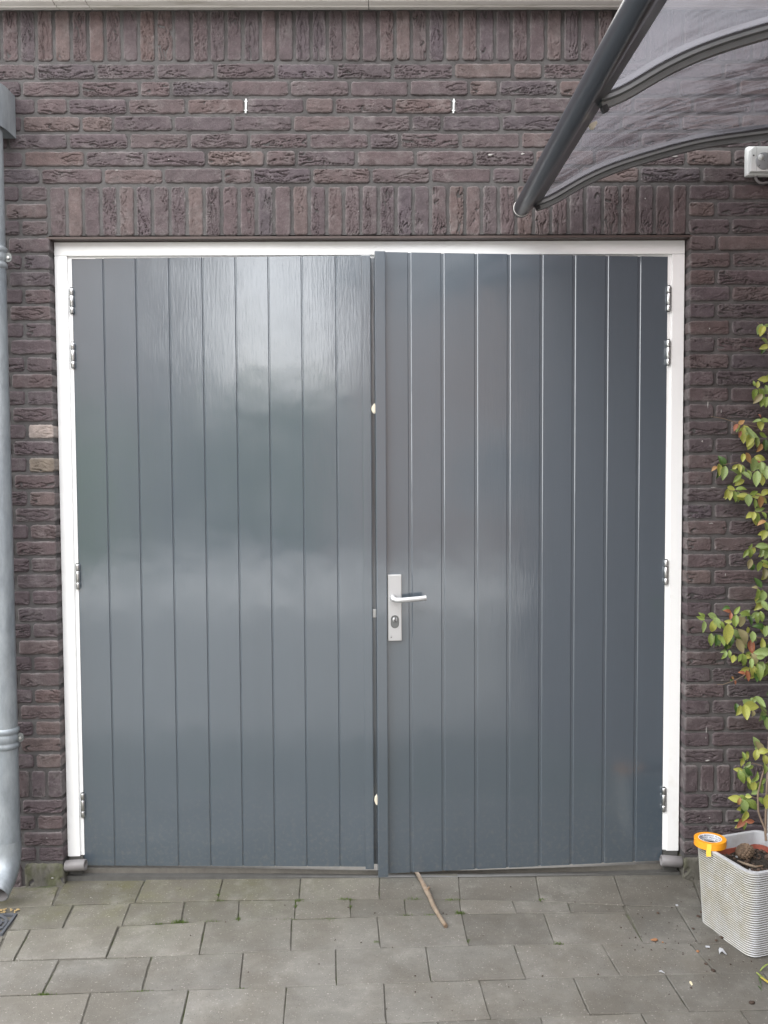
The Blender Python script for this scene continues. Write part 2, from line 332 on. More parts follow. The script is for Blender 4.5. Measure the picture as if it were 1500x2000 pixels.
# ------------------------------------------------------------------ brick wall
def smooth(a, b, x):
    t = min(1, max(0, (x-a)/(b-a))); return t*t*(3-2*t)
def brick_mesh(name, L, H, seed, depth=.10, upright=False, rough=1.0, m=None):
    st = .0025; nx, nz = max(6, round(L/st)), max(6, round(H/st))
    A, B = (H, L) if upright else (L, H)
    vs = []; fs = []
    so_ = seed*17.3
    rr_ = random.Random(seed*13+5); low = rr_.random() < .6; dep = rr_.choice([.002, .0045, .0065, .008, .0095]); dep2 = rr_.choice([.5, .9, 1.2, 1.6]); fr_ = rr_.uniform(.7, 1.5); sl_ = rr_.uniform(-.22, .22)
    for j in range(nz+1):
        for i in range(nx+1):
            s, t = i/nx, j/nz
            x, z = (s-.5)*L, (t-.5)*H
            ex, ez = min(s, 1-s)*L, min(t, 1-t)*H
            e = min(ex, ez)
            # ragged outline
            wob = .0022*mn.noise((x*38+so_, z*38, 1.3)) + .0012*mn.noise((x*120+so_, z*120, 4.1))
            cx = max(0, .009-ex)/.009; cz = max(0, .009-ez)/.009
            k = cx*cz*.0035
            px = x - math.copysign(1, x)*k + (wob if ex < .006 else 0)
            pz = z - math.copysign(1, z)*k + (wob if ez < .006 else 0)
            a, b = (z, x) if upright else (x, z); b = b + sl_*a*mn.noise((a*7, so_, 3))        # a runs along the brick
            wv = .013*mn.noise((a*14+so_, b*10, 2.2)) + .005*mn.noise((a*42+so_, b*30, 8.2))
            q = mn.noise((a*8.5*fr_+so_, (b+wv)*62*fr_, 3.1)); q2 = mn.noise((a*17+so_+50, (b+wv*1.4)*120, 9.7))
            zone = smooth(-.34, .12, mn.noise((a*9+so_, b*26, 5.5)) + (.30 if (low and b < 0) else -.18))
            cre = (1-smooth(.008, .075, abs(q)))*dep + (1-smooth(.008, .085, abs(q2)))*.0034*dep2
            fold = .0016*q*zone
            rg = .0007*mn.noise((x*150+so_, z*150, .3)) + .0005*mn.noise((x*320+so_, z*320, 2.3)) + .0012*mn.noise((x*24+so_, z*30, 6.6))
            y = .0048*math.exp(-(e/.0022)**2) + (cre*zone - fold)*rough*smooth(0, .006, e) + rg
            vs.append((px, y, pz))
    W = nx+1
    for j in range(nz):
        for i in range(nx): fs.append((j*W+i, j*W+i+1, (j+1)*W+i+1, (j+1)*W+i))
    mb = MB(); mb.add(vs, fs, True)
    rim = [i for i in range(W)] + [j*W+nx for j in range(1, nz+1)] + [nz*W+i for i in range(nx-1, -1, -1)] + [j*W for j in range(nz-1, 0, -1)]
    o = len(mb.v); mb.v += [(mb.v[i][0], depth, mb.v[i][2]) for i in rim]
    R = len(rim)
    for k in range(R):
        mb.f.append((rim[k], o+k, o+(k+1) % R, rim[(k+1) % R])); mb.sm.append(False)
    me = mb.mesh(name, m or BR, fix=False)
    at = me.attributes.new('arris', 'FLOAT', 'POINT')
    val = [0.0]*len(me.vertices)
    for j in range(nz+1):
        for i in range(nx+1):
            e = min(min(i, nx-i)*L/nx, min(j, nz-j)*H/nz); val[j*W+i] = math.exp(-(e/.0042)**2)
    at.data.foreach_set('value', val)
    return me
VAR = {}
def variants(kind):
    if kind not in VAR:
        L, H, n, up = dict(full=(.209, .0515, 30, False), part=(.154, .0515, 12, False), head=(.099, .0515, 16, False),
                           sold=(.052, .176, 26, True), short=(.052, .108, 6, True))[kind]
        VAR[kind] = [(brick_mesh('brick_'+kind, L, H, len(kind)*7+i*3+ord(kind[0]), upright=up, rough=.5 if kind == 'short' else 1), L, H) for i in range(n)]
    return VAR[kind]
bricks = []      # (kind, x0, x1, z0, z1, material)
G = .0105
def row(z1, z0, joints, kinds=None):
    for a, b in zip(joints[:-1], joints[1:]):
        L = b-a-G
        if L < .02: continue
        k = 'full' if L > .185 else 'part' if L > .125 else 'head'
        bricks.append([k, a+G/2, b-G/2, z0, z1, None])
def ext(js, lo=-1.80, hi=SIDE, p=.2198):
    js = sorted(js)
    while js[0] > lo: js.insert(0, js[0]-p)
    while js[-1] < hi-.03: js.append(js[-1]+p)
    js = [j for j in js if j < hi-.06] + [hi+.005]
    return js
tops = [3.0376, 2.9759, 2.9141, 2.8513, 2.7890, 2.7255, 2.6639]
rowsj = [[70, 187, 304, 421, 539, 656, 767, 886, 1002, 1061], [42, 157, 272, 334, 450, 565, 683, 799, 916, 974, 1091],
         [69, 132, 249, 364, 479, 595, 653, 770, 885, 1002], [43, 158, 220, 338, 454, 571, 686, 803, 863, 979],
         [133, 251, 369, 486, 603, 721, 781, 899, 1017], [45, 166, 284, 403, 518, 579, 696, 811, 927, 1045, 1162, 1224, 1340, 1432],
         [79, 201, 319, 435, 493, 609, 725, 841, 961, 1018, 1135, 1250, 1371]]
vs_px = [141, 175, 209, 244, 279, 313, 347]
for zt, js, v in zip(tops, rowsj, vs_px):
    row(zt, zt-.0520, ext([wall(u, v).x for u in js]))
# soldier course under the roof trim
L1 = [(x/2) for x in (73, 140, 209, 277, 343, 409, 475, 541, 608, 678, 747, 816, 882, 948, 1017, 1083, 1149, 1215, 1279, 1345, 1411, 1477)]
L2 = [750+x/2 for x in (43, 107, 172, 238, 301, 368, 434, 498, 565, 633, 699, 765, 833, 898)]
js = [wall(u, 70).x for u in L1+L2]
def sold_ext(js, lo, hi, p=.0632):
    js = sorted(js)
    while js[0] > lo: js.insert(0, js[0]-p)
    while js[-1] < hi-.03: js.append(js[-1]+p)
    return js
js = sold_ext(js, -1.8, SIDE)
for a, b in zip(js[:-1], js[1:]): bricks.append(['sold', a+.0055, min(b-.0055, SIDE), 3.0485, 3.2270, None])
# soldier lintel over the door
L1 = [x/2 for x in (189, 261, 325, 393, 461, 528, 595, 663, 730, 798, 865, 933, 1002, 1070, 1140, 1208, 1276, 1343, 1410, 1479)]
L2 = [750+x/2 for x in (47, 114, 182, 250, 316, 382, 448, 516, 585, 652, 720, 786, 855, 922, 991, 1057, 1124, 1187)]
js = [wall(u, 413).x for u in L1+L2]
for a, b in zip(js[:-1], js[1:]): bricks.append(['sold', a+.0055, b-.0055, 2.4225, 2.5995, None])
LX0, LX1 = js[0], js[-1]
# pillars
pitch = .06180
for i in range(41):
    if i < 35: zt = 2.6015-i*pitch
    elif i == 35: zt = .4383
    else: zt = .3255-(i-36)*.0608
    if i == 35:
        for side in (-1, 1):
            x = XL if side < 0 else XR
            k = 0
            while (x > -1.75 if side < 0 else x < SIDE-.02):
                a, b = (x-.0625+G, x) if side < 0 else (x, x+.0625-G)
                if b < SIDE: bricks.append(['short', a, b, .3355, .4383, None])
                x += side*.0625; k += 1
        continue
    even = i % 2 == 0 if i < 35 else i % 2 == 1
    lf, rf = (.1045, .1595) if even else (.1595, .1045)
    if i > 35: lf, rf = (.1595, .1045) if i % 2 == 0 else (.1045, .1595)
    xl, xr = (LX0, LX1) if i < 3 else (XL+G/2, XR-G/2)
    if i < 3: lf += LX0-XL
    jl = [xl, xl-lf]
    while jl[-1] > -1.8: jl.append(jl[-1]-.2198)
    jr = [xr, xr+rf]
    while jr[-1] < SIDE-.05: jr.append(jr[-1]+.2198)
    jr[-1] = SIDE+.005
    z0 = zt-.0515
    if i == 40: z0 = -.03
    nb = len(bricks)
    row(zt, z0, jl[::-1]); row(zt, z0, jr)
    for b in bricks[nb:]:
        if i == 14 and abs(b[2]-XL) < .02: b[5] = BR_PALE
        if i == 16 and abs(b[2]-XL) < .02: b[5] = BR_BUFF
        if i == 39 and abs(b[2]-XL) < .02: b[5] = BR_GREY
        if i == 40: b[5] = PLINTH
bw = thing('brick_wall', 'dark purple brown garage wall of rough bricks with soldier courses around the double door', 'brick wall')
m = MB()
for x0, x1, z0, z1 in ((-1.85, XL-.004, -.05, ZT+.006), (XR+.004, SIDE+.02, -.05, ZT+.006), (-1.85, SIDE+.02, ZT+.006, 3.42)):
    m.box(x0, x1, .0052, .30, z0, z1)
m.build('mortar', MORTAR, bw)
def inpx(x, z):
    q = CAM.transposed() @ Vector((x, DIST, z-EYE)); return 750+FPX*q.x/-q.z, 1000-FPX*q.y/-q.z
def vis(b):
    u0, v0 = inpx(b[1], b[4]); u1, v1 = inpx(b[2], b[3])
    left = 22 if v0 > 180 else 0
    return max(0, min(u1, 1500)-max(u0, left))*max(0, min(v1, 2000)-max(v0, 16))
order = sorted(bricks, key=vis, reverse=True)
pieces = [b for b in order if vis(b) > 40][:298]
rest = [b for b in order if b not in pieces]
def brick_M(b, r):
    me, L, H = r.choice(variants(b[0]))
    sx, sz = (b[2]-b[1])/L, (b[4]-b[3])/H
    Mx = Matrix.Translation(((b[1]+b[2])/2, r.uniform(-.0022, .0012), (b[3]+b[4])/2 + r.uniform(-.0012, .0012)))
    Mx = Mx @ Matrix.Rotation(r.uniform(-.006, .006), 4, 'Y') @ Matrix.Rotation(r.choice([0, 0, math.pi]) if b[0] in ('sold', 'short') else 0, 4, 'Y')
    return me, Mx @ Matrix.Diagonal((sx, 1, sz, 1))
rb = random.Random(3)
alt = {}
for b in pieces:
    me, Mx = brick_M(b, rb)
    if b[5]:
        if (me.name, b[5].name) not in alt:
            c = me.copy(); c.materials.clear(); c.materials.append(b[5]); alt[(me.name, b[5].name)] = c
        me = alt[(me.name, b[5].name)]
    o = put('brick', me, bw); o.matrix_local = Mx
    if b[5] is BR_PALE: o['label'] = 'pale pinkish white brick'
    if b[5] is BR_BUFF: o['label'] = 'buff yellowish brick'
m = MB()
for b in rest:
    me, Mx = brick_M(b, rb)
    m.add([Mx @ v.co for v in me.vertices], [tuple(p.vertices) for p in me.polygons], True)
tag(m.build('edge_bricks', BR, bw, fix=False), kind='stuff')
# steel lintel strip, weep vents, mortar smears
m = MB(); m.box(XL-.012, XR+.010, .004, .11, ZT-.0065, ZT+.0015); m.build('lintel_plate', DARKBROWN, bw)
for u in (479.5, 885.5):
    a, b = wall(u, 193), wall(u, 221)
    m = MB(); M = Matrix.Translation((a.x, 0, b.z)) @ Matrix.Rotation(.04, 4, 'Y'); h = a.z-b.z
    m.box(-.0026, .0026, -.002, .02, 0, h, M, .0008)
    for zz in (h*.2, h*.83): m.box(-.0055, .0055, -.0012, .02, zz-.0015, zz+.0015, M)
    for k in range(6): m.box(-.0036, .0036, -.0014, .02, h*.3+k*h*.085, h*.3+k*h*.085+.0012, M)
    m.build('weep_vent', BOXW, bw)
rs = random.Random(11)
def blob(cx, cz, w_, h_, y, r, n=11):
    c = [(cx, y-.0012, cz)]; c += [(cx+math.cos(2*math.pi*k/n)*w_*r.uniform(.45, 1), y, cz+math.sin(2*math.pi*k/n)*h_*r.uniform(.45, 1)) for k in range(n)]
    return c, [(0, k+1, (k+1) % n+1) for k in range(n)]
for u, v, w_, h_ in ((957, 303, .014, .004), (1021, 301, .010, .004), (1317, 306, .016, .004), (1379, 1425, .003, .014), (1378, 1440, .002, .006), (1381, 1485, .014, .004),
                     (1416, 1122, .002, .008), (1408, 803, .002, .008), (1382, 790, .0025, .016), (1388, 1022, .010, .003), (1385, 642, .003, .004), (1371, 862, .004, .005),
                     (330, 312, .003, .003), (228, 333, .006, .002), (92, 1636, .003, .003), (103, 1714, .006, .003), (1385, 1597, .003, .003), (700, 413, .003, .003), (1260, 388, .003, .003), (1393, 952, .012, .0025)):
    p = wall(u, v); m = MB(); m.add(*blob(p.x, p.z, w_, h_, -.0035, rs)); m.build('mortar_smear', SPLAT, bw)

# side wall at the right, just outside the picture, that carries the canopy
SIDEB = mat('side_brick', (.1, .08, .08), .85)
n, l, p = nodes(SIDEB)
bt = n.new('ShaderNodeTexBrick'); bt.inputs['Color1'].default_value = (.105, .075, .072, 1); bt.inputs['Color2'].default_value = (.085, .062, .066, 1)
bt.inputs['Mortar'].default_value = (.15, .145, .14, 1); bt.inputs['Scale'].default_value = 1; bt.inputs['Brick Width'].default_value = .22
bt.inputs['Row Height'].default_value = .0618; bt.inputs['Mortar Size'].default_value = .005
t = n.new('ShaderNodeTexCoord'); mp = n.new('ShaderNodeMapping'); mp.inputs['Rotation'].default_value = (0, 0, 0)
cx = n.new('ShaderNodeSeparateXYZ'); cb = n.new('ShaderNodeCombineXYZ'); l.new(t.outputs['Object'], cx.inputs[0])
ad = n.new('ShaderNodeMath'); ad.operation = 'ADD'; l.new(cx.outputs['X'], ad.inputs[0]); l.new(cx.outputs['Y'], ad.inputs[1])
l.new(ad.outputs[0], cb.inputs['X']); l.new(cx.outputs['Z'], cb.inputs['Y']); l.new(cb.outputs[0], bt.inputs['Vector']); l.new(bt.outputs['Color'], p.inputs['Base Color'])
m = MB(); m.box(SIDE, SIDE+.3, -2.9, .30, -.3, 3.9)
tag(m.build('side_wall', SIDEB), 'brick side wall of the house at the right that carries the smoked canopy', 'brick wall')

# ------------------------------------------------------------------ roof trim
tr = thing('roof_trim', 'cream white rounded roof edge trim running along the top of the brick wall', 'roof trim')
prof = [(.012, 3.2305), (-.020, 3.2295), (-.022, 3.2245), (-.030, 3.2225), (-.034, 3.2275), (-.050, 3.2215), (-.070, 3.2245), (-.086, 3.2345), (-.094, 3.250), (-.096, 3.40), (.012, 3.40)]
seams = [-1.85, wall(107, 6, -.05).x, wall(171, 6, -.05).x, wall(720, 6, -.05).x, SIDE]
for a, b in zip(seams[:-1], seams[1:]):
    m = MB(); m.sweep(prof, [((x, 0, 0), (0, 1, 0), (0, 0, 1)) for x in (a+.0012, b-.0012)]); m.build('trim_length', CREAM, tr)
# ------------------------------------------------------------------ door frame
fr = thing('door_frame', 'white painted wooden frame around the grey double garage doors', 'door frame', (0, .045, 0))
FX0, FX1, FZ1 = -1.1857, 1.1602, 2.4112
JW, RB = .0470, .0135
m = MB(); m.box(FX0, FX1, 0, .10, FZ1-.050, FZ1, bev=.0025); m.box(FX0+JW, FX1-JW, .012, .10, FZ1-.050-.0085, FZ1-.0495); m.build('head', WHITE, fr)
for s, x0, x1 in ((-1, FX0, FX0+JW), (1, FX1-JW, FX1)):
    m = MB(); m.box(x0, x1, 0, .10, .0895, FZ1-.0508, bev=.0025)
    if s < 0: m.box(x1-.002, x1+RB, .010, .10, .0905, FZ1-.0592, bev=.0015)
    else: m.box(x0-RB, x0+.002, .010, .10, .0905, FZ1-.0592, bev=.0015)
    m.build('jamb', WHITE, fr)
    m = MB(); m.box(x0+.003, x1+.010 if s < 0 else x1-.003, .004, .10, .012, .0892) if s < 0 else m.box(x0-.010, x1-.003, .004, .10, .012, .0892); m.build('jamb_foot', THRESH, fr)
def strip(hs_, y0, y1):
    m = MB(); m.sweep([(y0, 0), (y0+.003, 1), (y1, 1), (y1, 0)], [((x, 0, -.06), (0, 1, 0), (0, 0, h+.06)) for x, h in hs_]); return m
strip([(FX0, .0195), (-.35, .010), (-.05, .003), (.40, .002), (.8, .006), (FX1, .013)], -.018, .012).build('threshold', THRESH, fr)
strip([(FX0, .037), (-.5, .030), (-.05, .018), (.35, .014), (.8, .024), (FX1, .034)], .0125, .20).build('sill', CONC, fr)
for u, v, s in ((148, 1690, -1), (1311, 1682, 1)):
    p = wall(u, v, .02); L = .039
    m = MB(); M = Matrix.Translation((p.x, p.y-.045, p.z)) @ Matrix.Rotation(math.pi/2+.07*s, 4, 'Y') @ Matrix.Rotation(.05, 4, 'X')
    e = 1 if s < 0 else -1
    m.lathe([(.0, -L*e), (.019, -L*e), (.021, -L*e*.95), (.021, L*e*.95), (.0195, L*e), (.0125, L*e), (.0115, L*e*.6), (0, L*e*.6)], M, 24)
    m.build('pipe_stub', PIPEG, fr)

# ------------------------------------------------------------------ doors
def board(x0, x1, z0, z1, proud=.0045, bev=.0024, left=True, right=True):
    m = MB(); c = .0015
    a0 = x0+(bev if left else 0); a1 = x1-(bev if right else 0)
    pr = [(x0, .012), (x0, 0 if not left else bev*.9), (a0, 0), (a1, 0), (x1, 0 if not right else bev*.9), (x1, .012)]
    m.sweep([(a, b) for a, b in pr], [((0, 0, z0), (1, 0, 0), (0, 1, 0)), ((0, 0, z1), (1, 0, 0), (0, 1, 0))])
    return m
def leaf(name, label, hx, hy, ang, sgn, cuts, z0, z1, width, gap):
    t = thing(name, label, 'garage door', (hx, hy, 0), ang)
    lo, hi = min(0, sgn*width), max(0, sgn*width)
    m = MB(); m.box(lo+.001, hi-.001, .0036, .048, z0+.001, z1-.001); m.build('backing_panel', PAINT, t)
    for i, (a, b) in enumerate(zip(cuts[:-1], cuts[1:])):
        board(a+(gap/2 if i else 0), b-(gap/2 if i < len(cuts)-2 else 0), z0, z1, left=i > 0, right=i < len(cuts)-2).build('board', PAINT, t).matrix_local = Matrix.Translation(((a+b)/2, 0, 0)) @ Matrix.Rotation(rboard.uniform(-.0035, .0035), 4, 'Z') @ Matrix.Translation((-(a+b)/2, 0, 0))
    return t
rboard = random.Random(12)
def hinge(t, x, zc, sgn):
    h = MB(); h.box(min(x+sgn*-.016, x+sgn*-.002), max(x+sgn*-.016, x+sgn*-.002), -.0035, -.001, zc-.044, zc+.044)
    ho = h.build('hinge', STEEL, t)
    for a, b in ((.021, .0465), (-.0215, .0195), (-.0470, -.0230)):
        k = MB(); r = .0078; M = Matrix.Translation((x, -.009, zc))
        k.lathe([(0, a), (r*.8, a), (r, a+.0025), (r, b-.0025), (r*.8, b), (0, b)], M, 18); k.build('knuckle', STEEL, ho)
    k = MB(); k.lathe([(0, -.0482), (.0052, -.0482), (.0060, -.046), (.0060, .0475), (.004, .0495), (0, .0495)], Matrix.Translation((x, -.009, zc)), 14); k.build('pin', DARK, ho)
aL = -math.atan2(.036, 1.11); aR = math.atan2(.095, 1.10)
dl = leaf('garage_door', 'left grey garage door leaf of vertical boards without a handle', -1.1290, .060, aL, 1,
          [0, .1205, .2425, .3670, .4915, .6150, .7375, .8610, .9880, 1.0850], .0482, 2.3540, 1.0850, .0030)
dr = leaf('garage_door', 'right grey garage door leaf with lever handle, standing slightly open', 1.1005, .055, aR, -1,
          [-1.0660, -.9755, -.8535, -.7290, -.6065, -.4835, -.3600, -.2350, -.1110, -.0010], .0485, 2.3530, 1.0660, .0100)
m = MB(); m.box(1.0842, 1.1165, -.014, .030, .0435, 2.3520, bev=.0022); m.build('cover_strip', PAINT, dl)
m = MB(); m.box(1.110, 1.1550, .022, .050, .0490, 2.350); m.build('rebate_strip', PAINT, dl)
m = MB(); m.box(-1.1035, -1.0650, -.0175, .028, .0430, 2.3530, bev=.0022); m.build('cover_strip', PAINT, dr)
for zc in (2.1975, 1.9965, 1.1667, .2870): hinge(dl, .0030, zc, 1)
for zc in (2.1962, 1.9963, 1.1684, .2907): hinge(dr, .0010, zc, -1)
m = MB(); m.box(1.1170, 1.1285, .010, .026, 1.005, 1.035, bev=.001); m.build('strike_plate', STEEL, dl)
# lock plate
px0, px1, pz0, pz1 = -1.0610, -1.0105, .9305, 1.1765
m = MB(); m.box(px0, px1, -.0125, .002, pz0, pz1, bev=.0022); lp = m.build('lock_plate', ALU, dr)
lx, lz = -1.0420, 1.0895
m = MB(); m.lathe([(0, 0), (.012, 0), (.012, .004), (.0095, .008), (.009, .034), (0, .034)], Matrix.Translation((lx, -.0125, lz)) @ Matrix.Rotation(math.pi/2, 4, 'X'), 20)
pts = [(lx, -.036, lz), (lx+.004, -.048, lz-.001), (lx+.014, -.054, lz-.0025), (lx+.03, -.055, lz-.002), (lx+.06, -.055, lz), (lx+.09, -.055, lz+.002), (lx+.117, -.054, lz+.005)]
prof = [(.0095*math.cos(a)*(1 if abs(math.cos(a)) > .3 else 1), .0068*math.sin(a)) for a in [2*math.pi*k/14 for k in range(14)]]
fra = []
for i, q in enumerate(pts):
    a = Vector(pts[max(0, i-1)]); b = Vector(pts[min(len(pts)-1, i+1)]); tg = (b-a).normalized()
    ez = (Vector((0, 0, 1))-tg*tg.z).normalized(); fra.append((q, ez, tg.cross(ez)))
m.sweep(prof, fra, True); m.build('lever', ALU, lp)
cxk, czk = -1.0360, 1.0020
m = MB()
def stad(w_, h_, n=10):
    return [(w_*math.cos(a), h_-w_+w_*math.sin(a)) for a in [math.pi*k/n for k in range(n+1)]] + [(w_*math.cos(a), -(h_-w_)+w_*math.sin(a)) for a in [math.pi+math.pi*k/n for k in range(n+1)]]
m.sweep(stad(.0135, .0225), [((cxk, -.011, czk), (1, 0, 0), (0, 0, 1)), ((cxk, -.0148, czk), (1, 0, 0), (0, 0, 1))])
m.build('cylinder_rosette', GREYAL, lp)
m = MB(); m.sweep(stad(.0150, .0240), [((cxk, -.011, czk), (1, 0, 0), (0, 0, 1)), ((cxk, -.0130, czk), (1, 0, 0), (0, 0, 1))]); m.build('rosette_seam', DARK, lp)
m = MB(); m.lathe([(0, 0), (.0085, 0), (.0085, .0032), (.0075, .0042), (0, .0042)], Matrix.Translation((cxk, -.0140, czk+.0085)) @ Matrix.Rotation(math.pi/2, 4, 'X'), 20)
m.build('key_cylinder', ALU, lp)
m = MB(); m.box(cxk-.0020, cxk+.0020, -.0192, -.0175, czk+.000, czk+.017); m.box(cxk-.0034, cxk+.0010, -.0190, -.0176, czk+.003, czk+.008); m.build('keyhole', DARK, lp)
m = MB()
for x0, z0_, x1, z1_ in ((0, 0, .004, .003), (.004, .003, 0, .005), (.001, .0015, .005, .0055), (.0025, .008, .0025, .0086), (.0025, .0105, .0025, .011)):
    a = Vector((px0+.009+x0, -.0128, pz0+.011+z0_)); b = Vector((px0+.009+x1, -.0128, pz0+.011+z1_)); m.tube([a, b], .0006, 6)
m.build('maker_mark', DARK, lp)
# cream wedges pinched between the leaves
for u, v, hh, lab in ((729.5, 797, .020, 'small cream foam wedge pinched high between the two grey doors'), (735.5, 1560, .022, 'small cream foam wedge pinched low between the two grey doors')):
    p = wall(u, v, -.006); m = MB()
    ol = [(.012, hh), (.002, hh*.75), (-.006, hh*.2), (-.0075, -hh*.25), (-.004, -hh*.7), (.002, -hh), (.005, -hh*.5), (.012, -hh*.35)]
    m.sweep(ol, [((0, -.010, 0), (1, 0, 0), (0, 0, 1)), ((0, -.006, 0), (1.08, 0, 0), (0, 0, 1.08)), ((0, .010, 0), (1.08, 0, 0), (0, 0, 1.05))])
    o = tag(m.build('wedge', FOAM), lab, 'wedge', 'cream wedges between the doors'); o.location = p

# ------------------------------------------------------------------ pavement
pv = bpy.data.objects.new('pavement', None); C.objects.link(pv); tag(pv, kind='structure')
m = MB(); nx = 30
m.add([(-2.2, .06, gz(.06)-.006), (SIDE, .06, gz(.06)-.006), (SIDE, -2.2, gz(-2.2)-.006), (-2.2, -2.2, gz(-2.2)-.006)], [(3, 2, 1, 0)])
m.build('joint_sand', SAND, pv)
rt = random.Random(5)
def lin(pts):
    def f(u):
        for (a, b), (c, d) in zip(pts[:-1], pts[1:]):
            if u <= c or (c, d) == pts[-1]: return b+(d-b)*(u-a)/(c-a)
    return f
def paver(q, gap=.0022, cut=None):
    q = [Vector((p.x, p.y, 0)) for p in q]               # corners in order tl, tr, br, bl
    cen = sum(q, Vector())/len(q)
    n_ = len(q); ins = []
    for i in range(n_):
        a, b, c = q[i-1], q[i], q[(i+1) % n_]
        d1 = (a-b).normalized(); d2 = (c-b).normalized(); s_ = abs(d1.cross(d2).z) or 1
        g1 = (.0014+.0013*smooth(0, -1.1, b.x) if False else .0009+.0015*smooth(.1, 1.1, -b.x))*rt.uniform(.7, 1.5)
        ins.append(b+(d1+d2)*g1/s_)
    tx, ty, dz = rt.uniform(-.006, .006), rt.uniform(-.008, .008), rt.uniform(-.0015, .0018)
    def Z(p): return gz(p.y)+dz+(p.x-cen.x)*tx+(p.y-cen.y)*ty
    # ring, chamfer and body
    def along(poly, off):
        out = []
        for i in range(n_):
            a, b = poly[i], poly[(i+1) % n_]
            L = (b-a).length; k = max(2, int(L/.03))
            for j in range(k):
                p = a+(b-a)*j/k
                nn = Vector((-(b-a).y, (b-a).x, 0)).normalized()
                if (p+nn*.01-cen).length > (p-cen).length: nn = -nn
                wob = .0016*mn.noise((p.x*30, p.y*30, 1.7+off*0)) + (.0014*max(0, mn.noise((p.x*90, p.y*90, 4))))
                p = p + nn*(off+wob)
                out.append(p)
        return out
    o1 = along(ins, .0025); o0 = along(ins, 0)
    N_ = len(o1)
    v = [Vector((p.x, p.y, Z(p))) for p in o1] + [Vector((p.x, p.y, Z(p)-.0025)) for p in o0] + [Vector((p.x, p.y, Z(p)-.05)) for p in o0]
    f = [tuple(range(N_))] + [(i, (i+1) % N_, N_+(i+1) % N_, N_+i) for i in range(N_)] + [(N_+i, N_+(i+1) % N_, 2*N_+(i+1) % N_, 2*N_+i) for i in range(N_)]
    mb = MB(); mb.add([x-Vector((cen.x, cen.y, 0)) for x in v], f)
    o = mb.build('paver', TILE, pv); o.location = (cen.x, cen.y, 0)
    return o
def quad(a, b, c, d): paver([ground(*a), ground(*b), ground(*c), ground(*d)])
r12 = lin([(-140, 1782), (102, 1768), (264, 1763), (425, 1758.5), (584, 1756.5), (741, 1755), (899, 1756), (1056, 1760.5), (1219, 1768), (1373, 1771), (1600, 1775)])
r23 = lin([(-140, 1822), (122, 1812.5), (238, 1808), (354, 1801), (465, 1799), (575, 1795), (685, 1790.5), (793, 1787), (901, 1784.5), (1009, 1783), (1115, 1782), (1222, 1782.5), (1600, 1784)])
r34 = lin([(-200, 1885), (27, 1876), (207, 1870), (389, 1864), (568, 1857), (743, 1851.5), (915, 1846.5), (1084, 1844), (1258, 1842.5), (1365, 1843), (1700, 1846)])
r45 = lin([(-300, 1956), (82, 1941), (277, 1935), (468, 1930), (657, 1924), (842, 1917), (1026, 1911), (1212, 1906), (1400, 1902), (1700, 1896)])
r56 = lin([(-300, 2046), (157, 2027), (560, 2009), (750, 1999.5), (958, 1990), (1152, 1981.5), (1350, 1976), (1700, 1966)])
r67 = lin([(-400, 2150), (500, 2110), (900, 2086), (1300, 2066), (1800, 2040)])
top1 = lin([(-140, 1736), (60, 1733), (120, 1729), (131, 1712), (440, 1705), (590, 1701), (741, 1698), (1044, 1698), (1195, 1698), (1332, 1703), (1360, 1726), (1600, 1727)])
J1 = [((-60, -110)), (131, 102), (288, 264), (439, 425), (589, 584), (741, 741), (894, 899), (1044, 1056), (1195, 1219), (1356, 1373), (1520, 1550)]
for (ta, ba), (tb, bb) in zip(J1[:-1], J1[1:]):
    if ta == -60: paver([ground(-30, 1736), ground(116, 1731), ground(bb, r12(bb)), ground(-85, r12(-85))]); continue
    if tb == 1356: paver([ground(ta, 1698), ground(1331, 1703), ground(1338, 1716), ground(1354, 1722), ground(bb, r12(bb)), ground(ba, r12(ba))]); continue
    quad((ta, top1(ta)), (tb, top1(tb)), (bb, r12(bb)), (ba, r12(ba)))
J2 = [(145, 122), (256, 238), (362, 354), (468, 465), (578, 575), (684, 685), (790, 793), (898, 901), (1001, 1009), (1109, 1115), (1217, 1222)]
for (ta, ba), (tb, bb) in zip(J2[:-1], J2[1:]): quad((ta, r12(ta)), (tb, r12(tb)), (bb, r23(bb)), (ba, r23(ba)))
# left tile around the drain gully and its neighbours
quad((40, r12(40)), (145, r12(145)), (122, r23(122)), (17, r23(17)))
quad((-60, r12(-60)), (-5+40, r12(35)+13), (34, 1786), (-60, 1790))
quad((-90, 1829), (9, 1829), (-13, r34(-13)+2), (-130, r34(-130)))
quad((14, r23(17)+1), (60, r23(60)), (27, r34(27)), (-10, r34(-10)))
J3 = [(60, 27), (233, 207), (402, 389), (570, 568), (737, 743), (902, 915), (1062, 1084), (1222, 1258)]
for (ta, ba), (tb, bb) in zip(J3[:-1], J3[1:]): quad((ta, r23(ta)), (tb, r23(tb)), (bb, r34(bb)), (ba, r34(ba)))
for (ta, ba), (tb, bb) in zip([(1219, 1258), (1320, 1365), (1480, 1540)][:-1], [(1219, 1258), (1320, 1365), (1480, 1540)][1:]): quad((ta, r12(ta)), (tb, r12(tb)), (bb, r34(bb)), (ba, r34(ba)))
J4 = [(-60, -112), (117, 82), (297, 277), (476, 468), (656, 657), (832, 842), (1004, 1026), (1175, 1212), (1348, 1400), (1530, 1600)]
for (ta, ba), (tb, bb) in zip(J4[:-1], J4[1:]): quad((ta, r34(ta)), (tb, r34(tb)), (bb, r45(bb)), (ba, r45(ba)))
J5 = [(-15, -55), (178, 150), (369, 350), (560, 553), (750, 754), (936, 958), (1120, 1152), (1300, 1347), (1490, 1545), (1660, 1730)]
